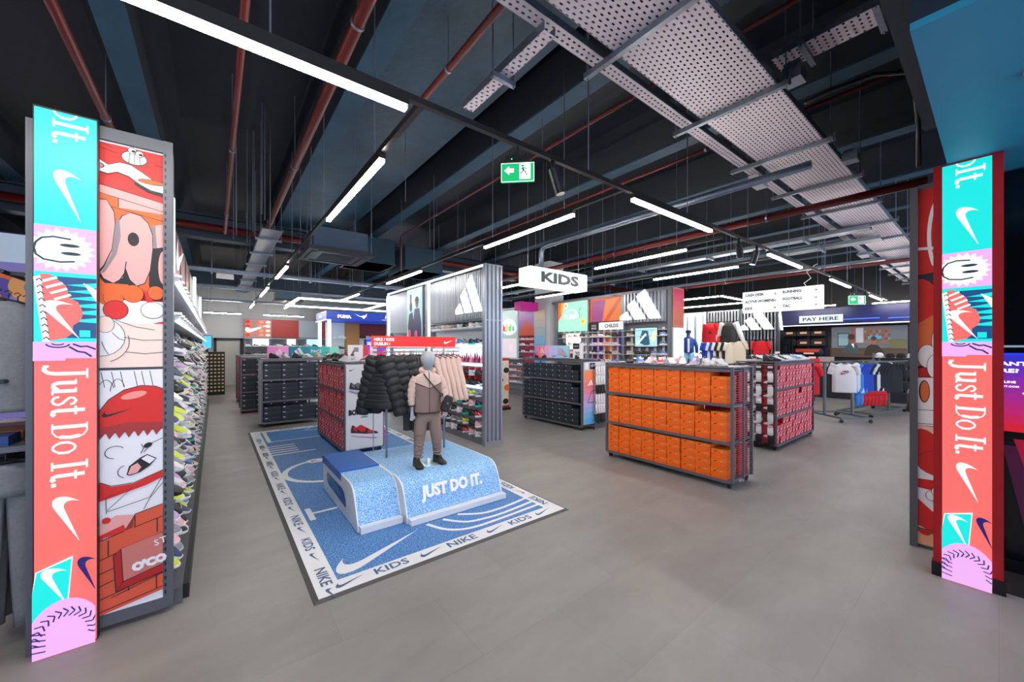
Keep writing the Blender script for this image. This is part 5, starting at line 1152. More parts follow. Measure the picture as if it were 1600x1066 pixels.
b = MB().use(CORR); corrug(b, 'y', XW + .03, 5.2, 6.07, 2.08, 2.89, .06, .026); corrug(b, 'y', XW + .03, 6.09, 7.15, 2.08, 2.89, .06, .026); b.use(FRM).box(XW + .0, XW + .03, 6.07, 6.09, 2.05, 2.9); b.box(XW + .03, XW + .06, 5.2, 7.15, 2.05, 2.08); b.build('corrugated_header', None, t)
b = MB().use(CORR); corrug(b, 'y', XW + .03, 8.28, 9.42, 1.95, 2.89, .045, .016); b.build('corrugated_header', None, t)
m = MB(); 
for q in STRIPES: m.use(scr('#ffffff', 1.5)).extrude([(p[0] * .86, p[1] * .92) for p in q], (XW - .01, 5.62, 2.50), (0, -1, 0), (0, 0, 1), (-1, 0, 0), 0, .012)
m.build('lit_logo', None, t)
# poster of two people
bx(XW - .01, XW + .04, 7.46, 8.26, 1.72, 2.89).build('lightbox', FRM, t)
m = MB(); A = Art(m, (XW - .013, 8.26, 1.72), (0, -1, 0), (0, 0, 1), .001, clip=(0, .8, 0, 1.17)); A.rect(0, .8, 0, 1.17, scr('#a8ccd2', .55)); A.rect(0, .8, .75, 1.17, scr('#c2e0e4', .6)); A.poly([(.5, .7), (.8, 1.1), (.8, .6)], scr('#8fb6bd', .7))
nvv = scr('#141c3c', .6); A.poly([(.08, 0), (.05, .35), (.12, .62), (.3, .66), (.42, .3), (.4, 0)], nvv); A.poly([(.32, 0), (.34, .4), (.42, .72), (.66, .72), (.76, .4), (.78, 0)], scr('#182250', .6)); A.ell(.22, .78, .07, .11, scr('#2b2020', .6)); A.ell(.54, .84, .08, .11, scr('#6a3a34', .6)); A.ell(.54, .90, .10, .08, scr('#2a1a18', .5)); A.rect(.18, .26, .8, 1.05, scr('#1a2230', .5)); A.ell(.16, .18, .08, .1, scr('#c8405a', .6)); A.ell(.5, .16, .08, .09, scr('#c04a60', .6))
m.build('poster_print', None, t)
for z in (1.62, 1.30, .93): bx(XW + .0, XW + .22, 5.2, 9.42, z, z + .018).build('shelf', SH, t); bx(XW - .006, XW + .012, 5.2, 9.42, z - .012, z + .022).build('shelf_light', LIT2, t)
for z in (1.93, .09, .26, .43, .60, .77): bx(XW + .07, XW + .13, 5.2, 9.42, z - .012, z - .006).build('shelf', SH, t)
m = MB(); A = Art(m, (XW + .10, 9.4, 1.34), (0, -1, 0), (0, 0, 1), .001); A.rect(0, 4.18, 0, .25, scr('#cfdfe8', 1.0)); cc = [scr(x, .7) for x in ('#22305c', '#a02848', '#1b2238', '#d8708c', '#c83040')]
rr2 = random.Random(2)
for i in range(60): x = i * .07; h_ = rr2.uniform(.08, .2); A.poly([(x, 0), (x + .05, h_), (x + .08, h_ * .7), (x + .11, 0)], cc[i % 5])
m.build('crowd_picture', None, t)
for r_ in range(2):
    for c in range(9):
        o = tag(bx(XW + .11, XW + .17, 5.3 + c * .205, 5.38 + c * .205, (1.16, 1.0)[r_], (1.25, 1.1)[r_]).build('red_gift_box', RD2), 'small red box hung behind trainers, %s from the corrugated end, %s row' % (ORD[c + 1], ('upper', 'lower')[r_]), 'box', 'small red boxes of the shoe wall')
rows = [(1.93, 'top', 0), (1.645, 'upper lit shelf', 0), (1.12, 'row under the picture', 0), (.955, 'lower lit shelf', 0), (.77, 'fourth lowest row', 0), (.60, 'third lowest row', 0), (.43, 'second lowest row', 0), (.26, 'lowest but one row', 0), (.10, 'lowest row', 0)]
prf = {0: (0, 9, 12, 4, 0, 1), 1: (0, 1, 4, 7, 2, 5), 2: (4, 10, 0, 1), 3: (1, 5, 10, 4)}
for ri, (z, nm, _) in enumerate(rows):
    for c in range(9):
        pal = prf.get(ri, (1, 5, 10, 2, 11, 3, 4, 0, 12, 8)); k = pal[rs_.randrange(len(pal))]
        trainer((XW + .085, 5.33 + c * .205, z + .002), (R(-4), R(4), R(38 + rs_.uniform(-6, 6))), k, '%s on corrugated wall, %s, %s from end' % (PNM[k], nm, ORD[c + 1]), 'trainers on the corrugated shoe wall', 1.0, parts=False)
for c in range(9):
    for z in (1.93, 1.645, .955): stuff_shoe((XW + .09, 7.45 + c * .21, z), (0, 0, R(25)), rs_.choice((0, 1, 4, 9, 12)), .8)
# ------------------------------------------------------------------ trainers on the long gondola
for r_ in range(10):
    for c in range(13):
        k = rs_.choice((0, 1, 1, 2, 3, 4, 4, 5, 6, 7, 8, 10, 10, 12, 2))
        trainer((-.30, 3.26 + c * .16, .25 + .15 * r_), (R(rs_.uniform(8, 38)), R(rs_.uniform(-12, 12)), R(70 + rs_.uniform(-40, 30))), k, '%s on gondola, %s row up, %s from its poster' % (PNM[k], ORD[r_ + 1], ORD[c + 1]), 'trainers on the long shoe gondola', 1.0)
    for c in range(56): stuff_shoe((-.30, 3.26 + (c + 13) * .16, .25 + .15 * r_), (R(rs_.uniform(8, 38)), R(rs_.uniform(-12, 12)), R(70 + rs_.uniform(-40, 30))), rs_.choice((0, 1, 1, 2, 3, 4, 6, 12, 9, 10, 5)), 1.0)
for z, nm in ((1.80, 'lower'), (2.04, 'upper')):
    for c in range(7): k = rs_.choice((0, 1, 4, 3)); trainer((-.30, 3.32 + c * .3, z), (0, 0, R(60)), k, '%s on the %s white gondola shelf, %s from its poster' % (PNM[k], nm, ORD[c + 1]), 'trainers on the white gondola shelves', 1.0)
    for c in range(24): stuff_shoe((-.30, 5.6 + c * .3, z), (0, 0, R(60)), rs_.choice((0, 1, 4, 3, 12)), 1.0)
# ------------------------------------------------------------------ trainers on rack tops
def tops(n, x0, y0, x1, y1, pals, where, group, rz=0, s=.95, z=1.379, parts=True):
    for i in range(n):
        f = (i + .5) / n; k = pals[i % len(pals)]
        trainer((x0 + (x1 - x0) * f, y0 + (y1 - y0) * f, z), (0, 0, rz + rs_.uniform(-.3, .3)), k, '%s on %s, %s from near end' % (PNM[k], where, ORD[i + 1]), group, s, parts)
tops(10, 4.72, 1.95, 4.72, 3.5, (0, 0, 6, 12, 0, 11, 3, 7, 10, 1), 'the orange box rack', 'trainers on the orange box rack', R(-60))
tops(5, 4.98, 2.1, 4.98, 3.3, (0, 9, 3, 0, 10), 'the rear edge of the orange rack', 'trainers at the rear of the orange rack', R(-80))
tops(9, 6.95, 2.25, 8.6, 2.25, (10, 0, 1, 0, 0, 4, 7, 0, 0), 'the red box rack with socks', 'trainers on the red box rack', R(20))
tops(8, 6.95, 2.5, 8.6, 2.5, (1, 0, 0, 7, 0, 4, 0, 1), 'the red box rack, rear row', 'trainers at the rear of the red rack', R(20))
tops(6, 1.62, 5.98, 1.62, 7.5, (0, 0, 10, 10, 1, 10), 'the red box rack on the rug', 'trainers on the rug rack', R(-40), 1.0)
tops(3, 1.9, 6.0, 1.9, 7.0, (11, 0, 2), 'the red box rack behind its small white board', 'trainers behind the small board', R(-40), 1.0)
tops(8, .85, 9.15, 2.5, 9.15, (10, 0, 10, 0, 9, 0, 4, 11), 'the black box rack by the shoe aisle', 'trainers on the aisle rack', R(30))
tops(5, 5.66, 5.0, 5.66, 6.5, (10, 4, 7, 10, 10), 'the black box rack with gradient poster', 'trainers on the gradient poster rack', R(-60))
# boards standing on the racks
def board(name, label, x, y, w, h, rz, cols, draw=None, z=1.379, th=.012):
    t = thing(name, label, 'sign', (x, y, z), rz); bx(0, w, 0, th, 0, h).build('board', C(cols[0]), t)
    m = MB(); A = Art(m, (0, -.002, 0), (1, 0, 0), (0, 0, 1), .001, clip=None)
    n = len(cols)
    for i, c in enumerate(cols): A.rect(w * i / n, w * (i + 1) / n, 0, h, C(c, .4, .15))
    if draw: draw(A)
    m.build('print', None, t); return t
board('counter_card', 'pink to blue card with trainer on the black box rack', 5.62, 6.32, 1.0, .26, -pi / 2, ['#f0708a', '#f08ca0', '#e0a8d0', '#c4b8e8', '#b0c4ec', '#a0cdec', '#9ad4ea'], lambda A: (A.stripes(.2, .15, .16, WL), A.poly([(.66, .06), (.7, .22), (.82, .2), (.95, .08), (.93, .04)], C('#d8c4d8'))))
board('price_card', 'small black and white price card beside the pink to blue card', 5.62, 5.22, .26, .30, -pi / 2, ['#e8e8ea'], lambda A: (A.rect(.0, .17, .19, .30, ik), A.text('NEW', .03, .225, .035, WL), A.text('20', .06, .05, .09, ik, 0, 1, .02)))
board('counter_card', 'teal card reading PACE on the aisle rack', 1.25, 9.35, 1.0, .24, 0, ['#0f6f86', '#148096', '#1b94a2', '#3fb0a8', '#86cfc0'], lambda A: (A.stripes(.17, .14, .24, WL), A.text('PACE', .42, .1, .07, WL, 0, 1, .03)))
board('counter_card', 'pink card with three white bars on the aisle rack', .86, 9.36, .38, .24, 0, ['#d87ab8', '#e08cc4'], lambda A: A.stripes(.2, .12, .18, WL))
board('counter_card', 'white and red trainer card on the red box rack of the rug', 1.66, 6.35, .30, .26, -.35, ['#e6e2e6', '#e6e2e6', '#e6e2e6', '#cf3640'], lambda A: (A.line([(.03, .05), (.10, .18)], .03, C('#a06a70')), A.rect(.09, .16, .15, .22, C('#9a9aa0'))))
board('counter_card', 'small white card among white trainers on the red box rack', 8.42, 2.62, .22, .14, 0, ['#dcd9d4'], lambda A: A.text('NEW', .05, .04, .05, C('#8a8780')))
t = thing('digital_screen', 'small standing screen fading from blue to magenta behind the red rack', 'screen', (2.9, 9.6, 1.38)); bx(0, .5, 0, .05, 0, .42).build('screen_case', BLACKM, t); m = MB(); A = Art(m, (.0, -.003, 0), (1, 0, 0), (0, 0, 1), .001)
for i, c in enumerate(('#b81050', '#c0106a', '#9018a0', '#5a24b8', '#3030c8', '#2038c8', '#1848c8')): A.rect(.03, .5, i * .06, i * .06 + .062, scr(c, .9))
A.rect(.06, .42, .33, .35, wk); A.rect(.06, .3, .29, .31, wk); m.build('display', None, t)
t, M = rack('low far rack under the standing screen', 2.75, 9.5, 0, 1.4, .5, ('dark', 'dark'))
# ------------------------------------------------------------------ socks
sk = MB(); sk.tube([(0, 0, 0), (0, 0, -.10), (.0, -.006, -.135), (.03, -.01, -.155), (.07, -.01, -.16)], [.03, .03, .028, .026, .012], 8, flat=.45)
D_SOCK = sk.use(W0).data('sock', True); D_SOCK.materials.append(W0) if not D_SOCK.materials else None
SW_, SB = mat('white cotton', '#dfdfe4', .85), mat('black cotton', '#1b1c20', .85)
SX = 6.78
for r_, (z, m_) in enumerate(((1.28, SB), (1.20, SW_), (1.06, SB), (.99, SW_), (.80, SW_), (.72, SB), (.56, SW_), (.36, SW_), (.24, SB))):
    for c in range(3):
        t = thing('sock', '%s sock on the caged end, %s row down, %s from the red boxes' % ('white' if m_ == SW_ else 'black', ORD[r_ + 1], ORD[c + 1]), 'sock', (SX, 2.18 + .16 * c, z), R(90), 'socks on the caged end of the red rack')
        recolour(inst('sock_fabric', D_SOCK, t, None, None, (1.35, 1, .95)), [m_]); MB().use(C('#c8c8cc')).box(-.03, .03, -.014, .016, -.002, .03).build('sock_band', None, t)
PX = 5.80
t = thing('sock_stand', 'white strip of hooks carrying socks beside the gradient poster', 'display strip', (5.86, 4.86, .0)); bx(-.02, .34, -.02, .0, .30, 1.3).build('board', C('#c9ccd6'), t); bx(-.01, .33, -.0, .005, .0, .3).build('foot', RKM, t)
for r_ in range(6):
    for c in range(4):
        m_ = SB if r_ in (2, 5) else SW_
        t = thing('sock', '%s sock beside the gradient poster, %s row down, %s across' % ('white' if m_ == SW_ else 'black', ORD[r_ + 1], ORD[c + 1]), 'sock', (5.83 + .075 * c, 4.80, 1.24 - .185 * r_), R(10), 'socks beside the gradient poster')
        recolour(inst('sock_fabric', D_SOCK, t, None, None, (1.2, 1, 1.05)), [m_]); MB().use(C('#c8c8cc')).box(-.03, .03, -.012, .036, -.002, .02).build('sock_band', None, t)
# ------------------------------------------------------------------ kids wall (plane X = 8)
X8 = 8.0
t = thing('kids_shoe_wall', 'long kids shoe wall with CHILDS sign, mint screen and corrugated bay', 'display wall', (0, 0, 0))
bx(X8 + .16, X8 + .5, 4.52, 11.2, 0, 2.9).build('back_panel', mat('warm grey back panel', '#8d9099', .5), t); bx(X8, X8 + .5, 4.52, 11.2, 0, .12).build('plinth', FRM, t); bx(X8, X8 + .5, 4.52, 11.2, 2.90, 2.96).build('top_beam', FRM, t)
b = MB().use(CORR); corrug(b, 'y', X8 + .03, 4.62, 5.72, 2.2, 2.9, .09, .045); b.build('corrugated_header', None, t)
for y in (4.50, 5.72, 6.84, 8.05): bx(X8 - .01, X8 + .16, y, y + .07, 0, 2.95).build('upright', FRM, t)
m = MB()
for q in STRIPES: m.use(scr('#ffffff', 1.5)).extrude([(p[0] * 1.1, p[1] * 1.0) for p in q], (X8 - .03, 5.26, 2.60), (0, -1, 0), (0, 0, 1), (-1, 0, 0), 0, .03)
m.build('lit_logo', None, t)
m = MB(); A = Art(m, (X8 + .02, 5.42, 1.62), (0, -1, 0), (0, 0, 1), .002); A.rect(-.02, .60, -.02, .46, C('#30343a')); A.rect(0, .58, 0, .44, scr('#9ccbd0', .8)); A.poly([(.1, .1), (.2, .4), (.35, .36), (.4, .05), (.28, .02)], scr('#2c5a72', .6)); A.poly([(.4, .2), (.55, .42), (.58, .3), (.5, .1)], scr('#e8e0b0', .8)); A.line([(.05, .05), (.3, .3)], .05, scr('#e8f6f8', .8)); m.build('screen_picture', None, t)
m = MB(); A = Art(m, (X8 + .04, 6.84, 2.28), (0, -1, 0), (0, 0, 1), .002); A.rect(0, 1.05, 0, .62, C('#c8502a', .4, .12)); A.poly([(.06, 0), (.42, 0), (.52, .56), (.06, .56)], C('#8a3a7a', .4, .12)); A.poly([(.42, 0), (1.02, 0), (1.02, .6), (.52, .56)], C('#d8742c', .4, .12)); A.poly([(.45, 0), (.6, 0), (1.0, .5), (1.02, .6), (.9, .55)], C('#c25020', .4, .12)); m.build('header_print', None, t)
m = MB(); A = Art(m, (X8 - .03, 6.84, 2.05), (0, -1, 0), (0, 0, 1), .002); A.rect(0, .36, 0, .2, ik); A.text('KIDS', .12, .1, .05, WL); A.text('SHOES', .11, .03, .05, WL, 0, .8); A.rect(.36, 1.12, .0, .2, C('#d8dade', .4, .3)); A.text('CHILDS', .55, .06, .09, C('#30343a'), 0, 1.05, .03); m.build('childs_sign', None, t)
m = MB(); A = Art(m, (X8 + .15, 6.84, .5), (0, -1, 0), (0, 0, 1), .002)
for i, c in enumerate(('#5a2a86', '#5a2a86', '#d8622c', '#d88a2c', '#8a4a8a', '#4a3a9a')): A.rect(i * .175, (i + 1) * .175, .45, 1.52, C(c, .4, .1)); A.rect(i * .175, (i + 1) * .175, 0, .45, C('#a8402c', .4, .1))
m.build('back_print', None, t)
m = MB(); A = Art(m, (X8 - .02, 8.0, 2.05), (0, -1, 0), (0, 0, 1), .002, clip=(0, 1.12, 0, .84)); A.rect(0, 1.12, 0, .84, scr('#a6e4cc', .6)); A.poly([(0, .84), (0, .3), (.12, .45), (.3, .84)], scr('#f0562a', .8)); A.poly([(.12, .84), (.1, .5), (.2, .62), (.34, .84)], scr('#f0a030', .8))
for x, y, c in ((.32, .74, '#ffffff'), (.98, .26, '#f0d040')):
    for i in range(6): a = i * pi / 3; A.ell(x + .055 * cos(a), y + .055 * sin(a), .038, .038, scr(c, .8))
    A.ell(x, y, .04, .04, scr('#f08a50', .8))
A.text('PUMA', .28, .34, .16, scr('#e8fff4', .75), 0, .9, .03); A.arc(.55, .35, .28, .26, .2, 2.4, .035, scr('#f0fff8', 1)); A.arc(.95, .5, .1, .16, 2, 4, .02, scr('#3a8a80', .6)); m.build('mint_screen', None, t)
m = MB(); A = Art(m, (X8 + .02, 7.72, 1.55), (0, -1, 0), (0, 0, 1), .002); A.rect(0, .55, 0, .44, scr('#f6f0e0', 1.0)); A.poly([(.3, 0), (.55, .0), (.55, .2)], scr('#f0d060', 1)); m.build('small_screen', None, t)
b = MB().use(scr('#eaf6ff', 1.5))
for y0, y1, z in ((4.85, 5.45, 1.33),): b.box(X8 - .03, X8, y0, y1, z, z + .02)
b.build('shelf_light', None, t)
for z in (2.02, 1.88, 1.66, 1.44, 1.22, 1.0, .7): bx(X8 - .02, X8 + .15, 4.58, 8.0, z - .02, z - .008).build('shelf', SH, t)
hk = MB().use(WL)
for z in (1.93, 1.71, 1.49, 1.27): 
    for i in range(16): hk.box(X8 + .10, X8 + .11, 4.7 + i * .21, 4.76 + i * .21, z, z + .14)
o = hk.build('price_tickets', None, t); o['kind'] = 'stuff'
for ri, z in enumerate((1.88, 1.66, 1.44, 1.22)):
    for c in range(15):
        if ri < 2 and 0 < c < 4: continue
        y = 4.68 + c * .22
        if 5.68 < y < 5.8: continue
        k = (9, 7, 3, 0, 10, 0, 1, 9, 0, 11, 12)[rs_.randrange(11)] if c > 4 else (7, 7, 10, 10, 9)[c]
        trainer((X8 + .04, y, z), (0, 0, R(15)), k, '%s on kids wall, %s row down, %s from near end' % (PNM[k], ORD[ri + 1], ORD[c + 1]), 'trainers on the kids shoe wall', .8)
t = thing('end_banner', 'orange to magenta gradient panel above a white lit panel on the kids wall end', 'banner', (X8, 4.5, 0)); bx(0, .5, -.03, 0, 0, 2.95).build('frame', FRM, t)
m = MB(); A = Art(m, (.03, -.034, 0), (1, 0, 0), (0, 0, 1), .002)
for i, c in enumerate(('#b85a40', '#c05a40', '#c8564a', '#cc4c54', '#cc3c5a', '#cc2c5c')): A.rect(0, .45, 2.08 + i * .14, 2.08 + (i + 1) * .14, C(c, .4, .06))
A.line([(0, 2.08), (.45, 2.08), (.45, 2.92), (0, 2.92), (0, 2.08)], .025, C('#d8602a', .4, .25)); A.rect(0, .45, .3, 2.04, scr('#eef8ff', .9)); m.build('print', None, t)
struct(bx(X8 - .1, X8 + .5, 8.30, 8.95, 0, 4.2).build('pillar_wrap', mat('white wall paint')))
t = thing('pillar_poster', 'beige to blue gradient wrap on the pillar beside the mint screen', 'poster', (X8 - .11, 8.95, .3)); bx(-.01, 0, -.01, 0, 0, 2.5).build('board', C('#8a9ad0'), t)
m = MB(); A = Art(m, (-.003, 0, 0), (0, -1, 0), (0, 0, 1), .002)
for i, c in enumerate(('#8a6ab0', '#7a7ac0', '#5a90cc', '#4a9ad8', '#5aa2d8', '#7aa8c8', '#98a8b0', '#a8a49a', '#b0a48c')): A.rect(0, .5, .1 + i * .26, .1 + (i + 1) * .26, C(c, .4, .15))
m.build('print', None, t)
t = thing('side_panel', 'orange and violet graphic panel left of the pillar', 'wall panel', (X8 - .02, 9.85, 0)); bx(0, .05, -.85, 0, 1.98, 2.9).build('frame', FRM, t)
t['label'] = 'orange and violet graphic panel between the pillar and lit kids logo'
m = MB(); A = Art(m, (-.004, 0, 0), (0, -1, 0), (0, 0, 1), .002); A.rect(.02, .8, 1.98, 2.85, C('#b84a30', .4, .15)); A.poly([(.02, 2.1), (.4, 2.5), (.8, 2.2), (.8, 2.85), (.02, 2.85)], C('#8a5a9a', .4, .15)); m.build('print', None, t)
t = thing('lit_logo_panel', 'pale lit panel with colourful rounded kids logo', 'sign', (X8 - .02, 10.85, 0)); bx(0, .05, -.95, 0, 1.2, 2.88).build('light_box', scr('#93a8a8', .3), t)
m = MB(); A = Art(m, (-.004, 0, 0), (0, -1, 0), (0, 0, 1), .002); A.ell(.45, 2.3, .40, .28, scr('#ffffff', .6)); A.ell(.5, 2.25, .40, .22, scr('#ffffff', .8))
for ch, x, c in (('k', .12, '#d8402a'), ('i', .32, '#f0a030'), ('d', .44, '#5ab040'), ('s', .66, '#3a8ad0')): A.text(ch, x, 2.15, .25 if ch != 's' else .17, scr(c, .8), 0, 1, .08)
A.rect(.0, .9, 1.25, 1.9, scr('#e8dde4', .5)); A.ell(.6, 1.6, .1, .1, scr('#f0b0c0', .9)); m.build('print', None, t)
t = thing('banner_box', 'magenta hanging box above the pillar poster', 'sign', (7.2, 8.8, 2.72)); bx(0, .7, 0, .3, 0, .26).build('box_panel', C('#a8207a', .4, .3), t)
for x in (.1, .6): MB().use(GALVW).cyl((x, .15, .26), (x, .15, ctop(7.2 + x) - 2.72), .003, 5).build('suspension_wire', None, t)
bx(X8 + .13, X8 + .155, 9.0, 9.85, .6, 1.97).build('magenta_back_print', C('#a83050', .4, .1), bpy.data.objects['kids_shoe_wall'])
for z in (.4, .6, .8, 1.0, 1.22, 1.44, 1.66, 1.84):
    for c in range(9): stuff_shoe((X8 + .04, 9.0 + c * .22, z), (0, 0, R(15)), rs_.choice((3, 0, 11, 1, 12)), .8)
t = thing('floor_standee', 'red and cream cartoon floor standee past the corrugated column', 'standee', (5.62, 7.85, 0)); bx(0, .42, 0, .05, .06, 1.32).build('board', C('#c8301c'), t); bx(.02, .40, -.1, .15, 0, .06).build('standee_base', BLACKM, t)
m = MB(); A = Art(m, (0, -.003, .06), (1, 0, 0), (0, 0, 1), .001, clip=(0, .42, 0, 1.26)); A.rect(.02, .4, .05, 1.2, C('#e8dcc8'))
for i, (x, y, a) in enumerate(((.1, 1.1, .1), (.32, .95, .09), (.15, .7, .08), (.35, .5, .1), (.1, .3, .1), (.3, .15, .09))): A.ell(x, y, a, a * .8, C(('#d8341c', '#1a1a1c', '#d8341c', '#e8742c')[i % 4]))
m.build('print', None, t)
# ------------------------------------------------------------------ apparel wall (plane X = 13)
t = thing('apparel_wall', 'grey corrugated apparel wall with lit three-bar logo', 'display wall', (0, 0, 0)); XA = 13.0
b = MB().use(mat('grey corrugated steel', '#8a9099', .45, .3)); b.box(XA + .05, XA + .2, 4.0, 7.0, 0, 2.8); corrug(b, 'y', XA + .05, 4.0, 6.02, .1, 2.76, .09, .03); b.build('corrugated_sheet', None, t)
for y in (3.98, 4.98, 6.02): bx(XA, XA + .1, y, y + .05, 0, 2.8).build('upright', mat('dark door frame'), t)
bx(XA - .02, XA + .0, 6.06, 6.12, .2, 2.78).build('light_column', LITW, t)
for i in range(3): bx(XA + .0, XA + .05, 6.2 + .28 * i, 6.38 + .28 * i, .3, 2.7).build('light_panel', scr('#dff4ff', 1.0), t)
for y0, y1, z in ((5.05, 6.0, 2.42), (4.05, 6.0, 1.82), (4.05, 4.95, 2.1), (5.05, 6.0, 1.35)): b = MB().use(BLACKM); b.box(XA - .05, XA - .02, y0, y1, z, z + .02); b.box(XA - .35, XA - .02, (y0 + y1) / 2, (y0 + y1) / 2 + .015, z, z + .015); b.build('rail', None, t)
m = MB()
for q in STRIPES: m.use(scr('#ffffff', 1.5)).extrude([(p[0] * .95, p[1] * .85) for p in q], (XA - .03, 4.55, 2.42), (0, -1, 0), (0, 0, 1), (-1, 0, 0), 0, .03)
m.build('lit_logo', None, t)
m = MB()
for q in STRIPES[2:]: m.use(scr('#ffffff', 1.5)).extrude([(p[0] * .5, p[1] * .8) for p in q], (XA + .04, 3.97, 2.38), (1, 0, 0), (0, 0, 1), (0, -1, 0), 0, .03)
m.build('lit_logo', None, t)
REDF, CRM = mat('red cotton', '#cf1420', .8), mat('cream cotton', '#d9cfbd', .85); BLF = mat('black cotton'); BLUF = mat('blue cotton', '#1f49b8', .8); NVF = mat('navy cotton', '#1a2340', .8)
def logo_on(t, kind, y, z, s, m, rot=0):
    mm = MB(); A = Art(mm, (0, y, z), (1, 0, 0), (0, 0, 1), .002)
    (A.swoosh(0, 0, s, m) if kind == 's' else A.stripes(0, 0, s, m)); mm.build('chest_logo', None, t)
t = hang_top('hoodbig', (XA - .25, 5.78, 2.44), R(-90), REDF, 'red hoodie with dark three-bar logo on the apparel wall', 'hoodie', None, 'hoodie', w=.46, l=.68, d=.08, sl=.62, flare=.04, sr=.08); logo_on(t, 't', -.09, -.35, .16, ik)
hang_top('trackbig', (XA - .25, 5.22, 2.44), R(-90), mat('black shell fabric', '#1b1d20', .5), 'black track jacket with white sleeves on the apparel wall', 'jacket', None, 'jacket', slm=mat('white shell fabric', '#cfcfce', .6), w=.48, l=.62, d=.09, sl=.66, flare=.2, sr=.08)
hang_top('tee', (XA - .25, 4.95, 1.84), R(-90), CRM, 'cream baseball shirt on the apparel wall below the lit logo', 'shirt', None, 'shirt', w=.42, l=.66, d=.05, sl=.26, flare=.05, sr=.068)
hang_top('tee', (XA - .30, 4.32, 1.84), R(-90), REDF, 'red football shirt on the apparel wall beside the cream one', 'shirt', None, 'shirt', w=.42, l=.66, d=.05, sl=.26, flare=.05, sr=.068)
for i in range(9): hang_top('tee', (XA - .3, 5.15 + .09 * i, 1.80), R(-25), (CRM, BLF, CRM, BLF, WL, BLUF, WL, BLUF, BLUF)[i], '%s shirt in the sideways row on the apparel wall, %s from the cream shirt' % (('cream', 'black', 'cream', 'black', 'white', 'blue', 'white', 'blue', 'blue')[i], ORD[i + 1]), 'shirt', 'sideways shirts on the apparel wall', 'shirt', False)
t = thing('lit_plinth', 'white lit card with dark three-bar logo on the apparel wall shelf', 'sign', (XA - .3, 6.3, 1.3)); bx(0, .02, -.45, 0, 0, .38).build('light_box', scr('#f4f0e4', 1.0), t); m = MB(); A = Art(m, (-.004, 0, 0), (0, -1, 0), (0, 0, 1), .002); A.stripes(.25, .14, .22, ik); m.build('logo', None, t)
t = thing('wall_bench', 'low corrugated bench under the shirts of the apparel wall', 'bench', (XA - .5, 5.2, 0)); b = MB().use(CORR); b.box(0.02, .45, 0, 1.6, 0, 1.24); corrug(b, 'y', .02, 0, 1.6, .05, 1.24, .09, .02); b.build('bench_body', None, t)
# dressed blue mannequin figure in front of the lit panels
t = thing('mannequin', 'distant mannequin in royal blue tracksuit and cap before white lit panels', 'mannequin', (12.3, 6.30, 0.7), R(-60))
bx(-.3, .3, -.3, .3, -.7, 0).build('podium', WHG, t)
V = [(0, 0, .78), (0, 0, 1.0), (0, 0, 1.2), (0, 0, 1.28), (0, -.01, 1.36), (0, -.01, 1.42)]; skin('body', V, [(i, i + 1) for i in range(5)], [.1, .1, .1, .04, .075, .05], C('#3a6f96'), t)
b = MB().use(mat('royal blue track fabric', '#174a9a', .5)); b.rings([ring(0, 0, z, rx, ry, 16) for z, rx, ry in ((.72, .17, .11), (.9, .165, .11), (1.12, .2, .115), (1.2, .16, .1), (1.25, .07, .06))]); b.build('track_top', None, t, smooth=True)
for s_ in (-1, 1):
    MB().use(mat('royal blue track fabric')).tube([(s_ * .17, 0, 1.16), (s_ * .24, 0, .95), (s_ * .25, -.03, .72)], [.06, .055, .045], 10).build('sleeve', None, t, smooth=True)
    MB().use(C('#7fb4d8')).tube([(s_ * .08, 0, .74), (s_ * .1, 0, .4), (s_ * .11, 0, .06)], [.09, .075, .055], 10).build('trouser_leg', None, t, smooth=True)
bx(-.03, .03, -.125, -.11, .74, 1.18).build('white_stripe', WL, t); b = MB().use(mat('navy cotton')); b.rings([ring(0, -.01, z, r_, r_, 14) for z, r_ in ((1.38, .09), (1.44, .085), (1.47, .05))]); b.box(-.07, .07, -.18, -.05, 1.38, 1.39); b.build('cap', None, t)
# ------------------------------------------------------------------ pay desk area (plane X = 17)
XP = 17.0
t = thing('pay_backdrop', 'dark pay desk back wall with big photo screen and blue bulkhead', 'display wall', (0, 0, 0))
DKP = mat('dark slate panel', '#2b2e37', .5)
bx(XP, XP + .1, .2, 7.6, 0, 2.35).build('wall_panel', DKP, t); bx(XP - .6, XP + .1, .2, 7.6, 2.36, 2.95).build('blue_bulkhead', mat('royal blue bulkhead', '#081552', .4, 0, .05), t)
bx(XP - .62, XP - .6, .2, 7.6, 2.36, 2.385).build('light_line', scr('#ffe9cf', 1.6), t)
for i in range(3): bx(XP - .62, XP - .6, 1.2 + 1.1 * i, 2.1 + 1.1 * i, 2.5 + .02 * i, 2.52 + .02 * i).build('blue_light_line', scr('#3a60ff', 2), t)
m = MB(); A = Art(m, (XP - .01, 3.6, 1.27), (0, -.64, 0), (0, 0, .98), .004); k_ = lambda h, q=.26: scr(h, q)
A.rect(0, 2.9, 0, 1.05, k_('#6a7078')); A.rect(.25, .75, .35, .85, k_('#44565e')); A.rect(.3, .7, .4, .8, k_('#7fa0a8')); A.rect(.8, 1.1, .4, 1.05, k_('#8a5a5a')); A.rect(1.0, 1.35, .5, 1.0, k_('#b8bec4')); A.rect(1.3, 2.3, .45, 1.0, k_('#8a6a60'))
for i in range(26): A.rect(1.35 + (i % 9) * .11, 1.43 + (i % 9) * .11, .6 + (i // 9) * .12, .66 + (i // 9) * .12, mat('photo print %d' % (i % 5), ('#8a4a40', '#a08468', '#40607a', '#a09a94', '#96603e')[i % 5], .5, 0, .15))
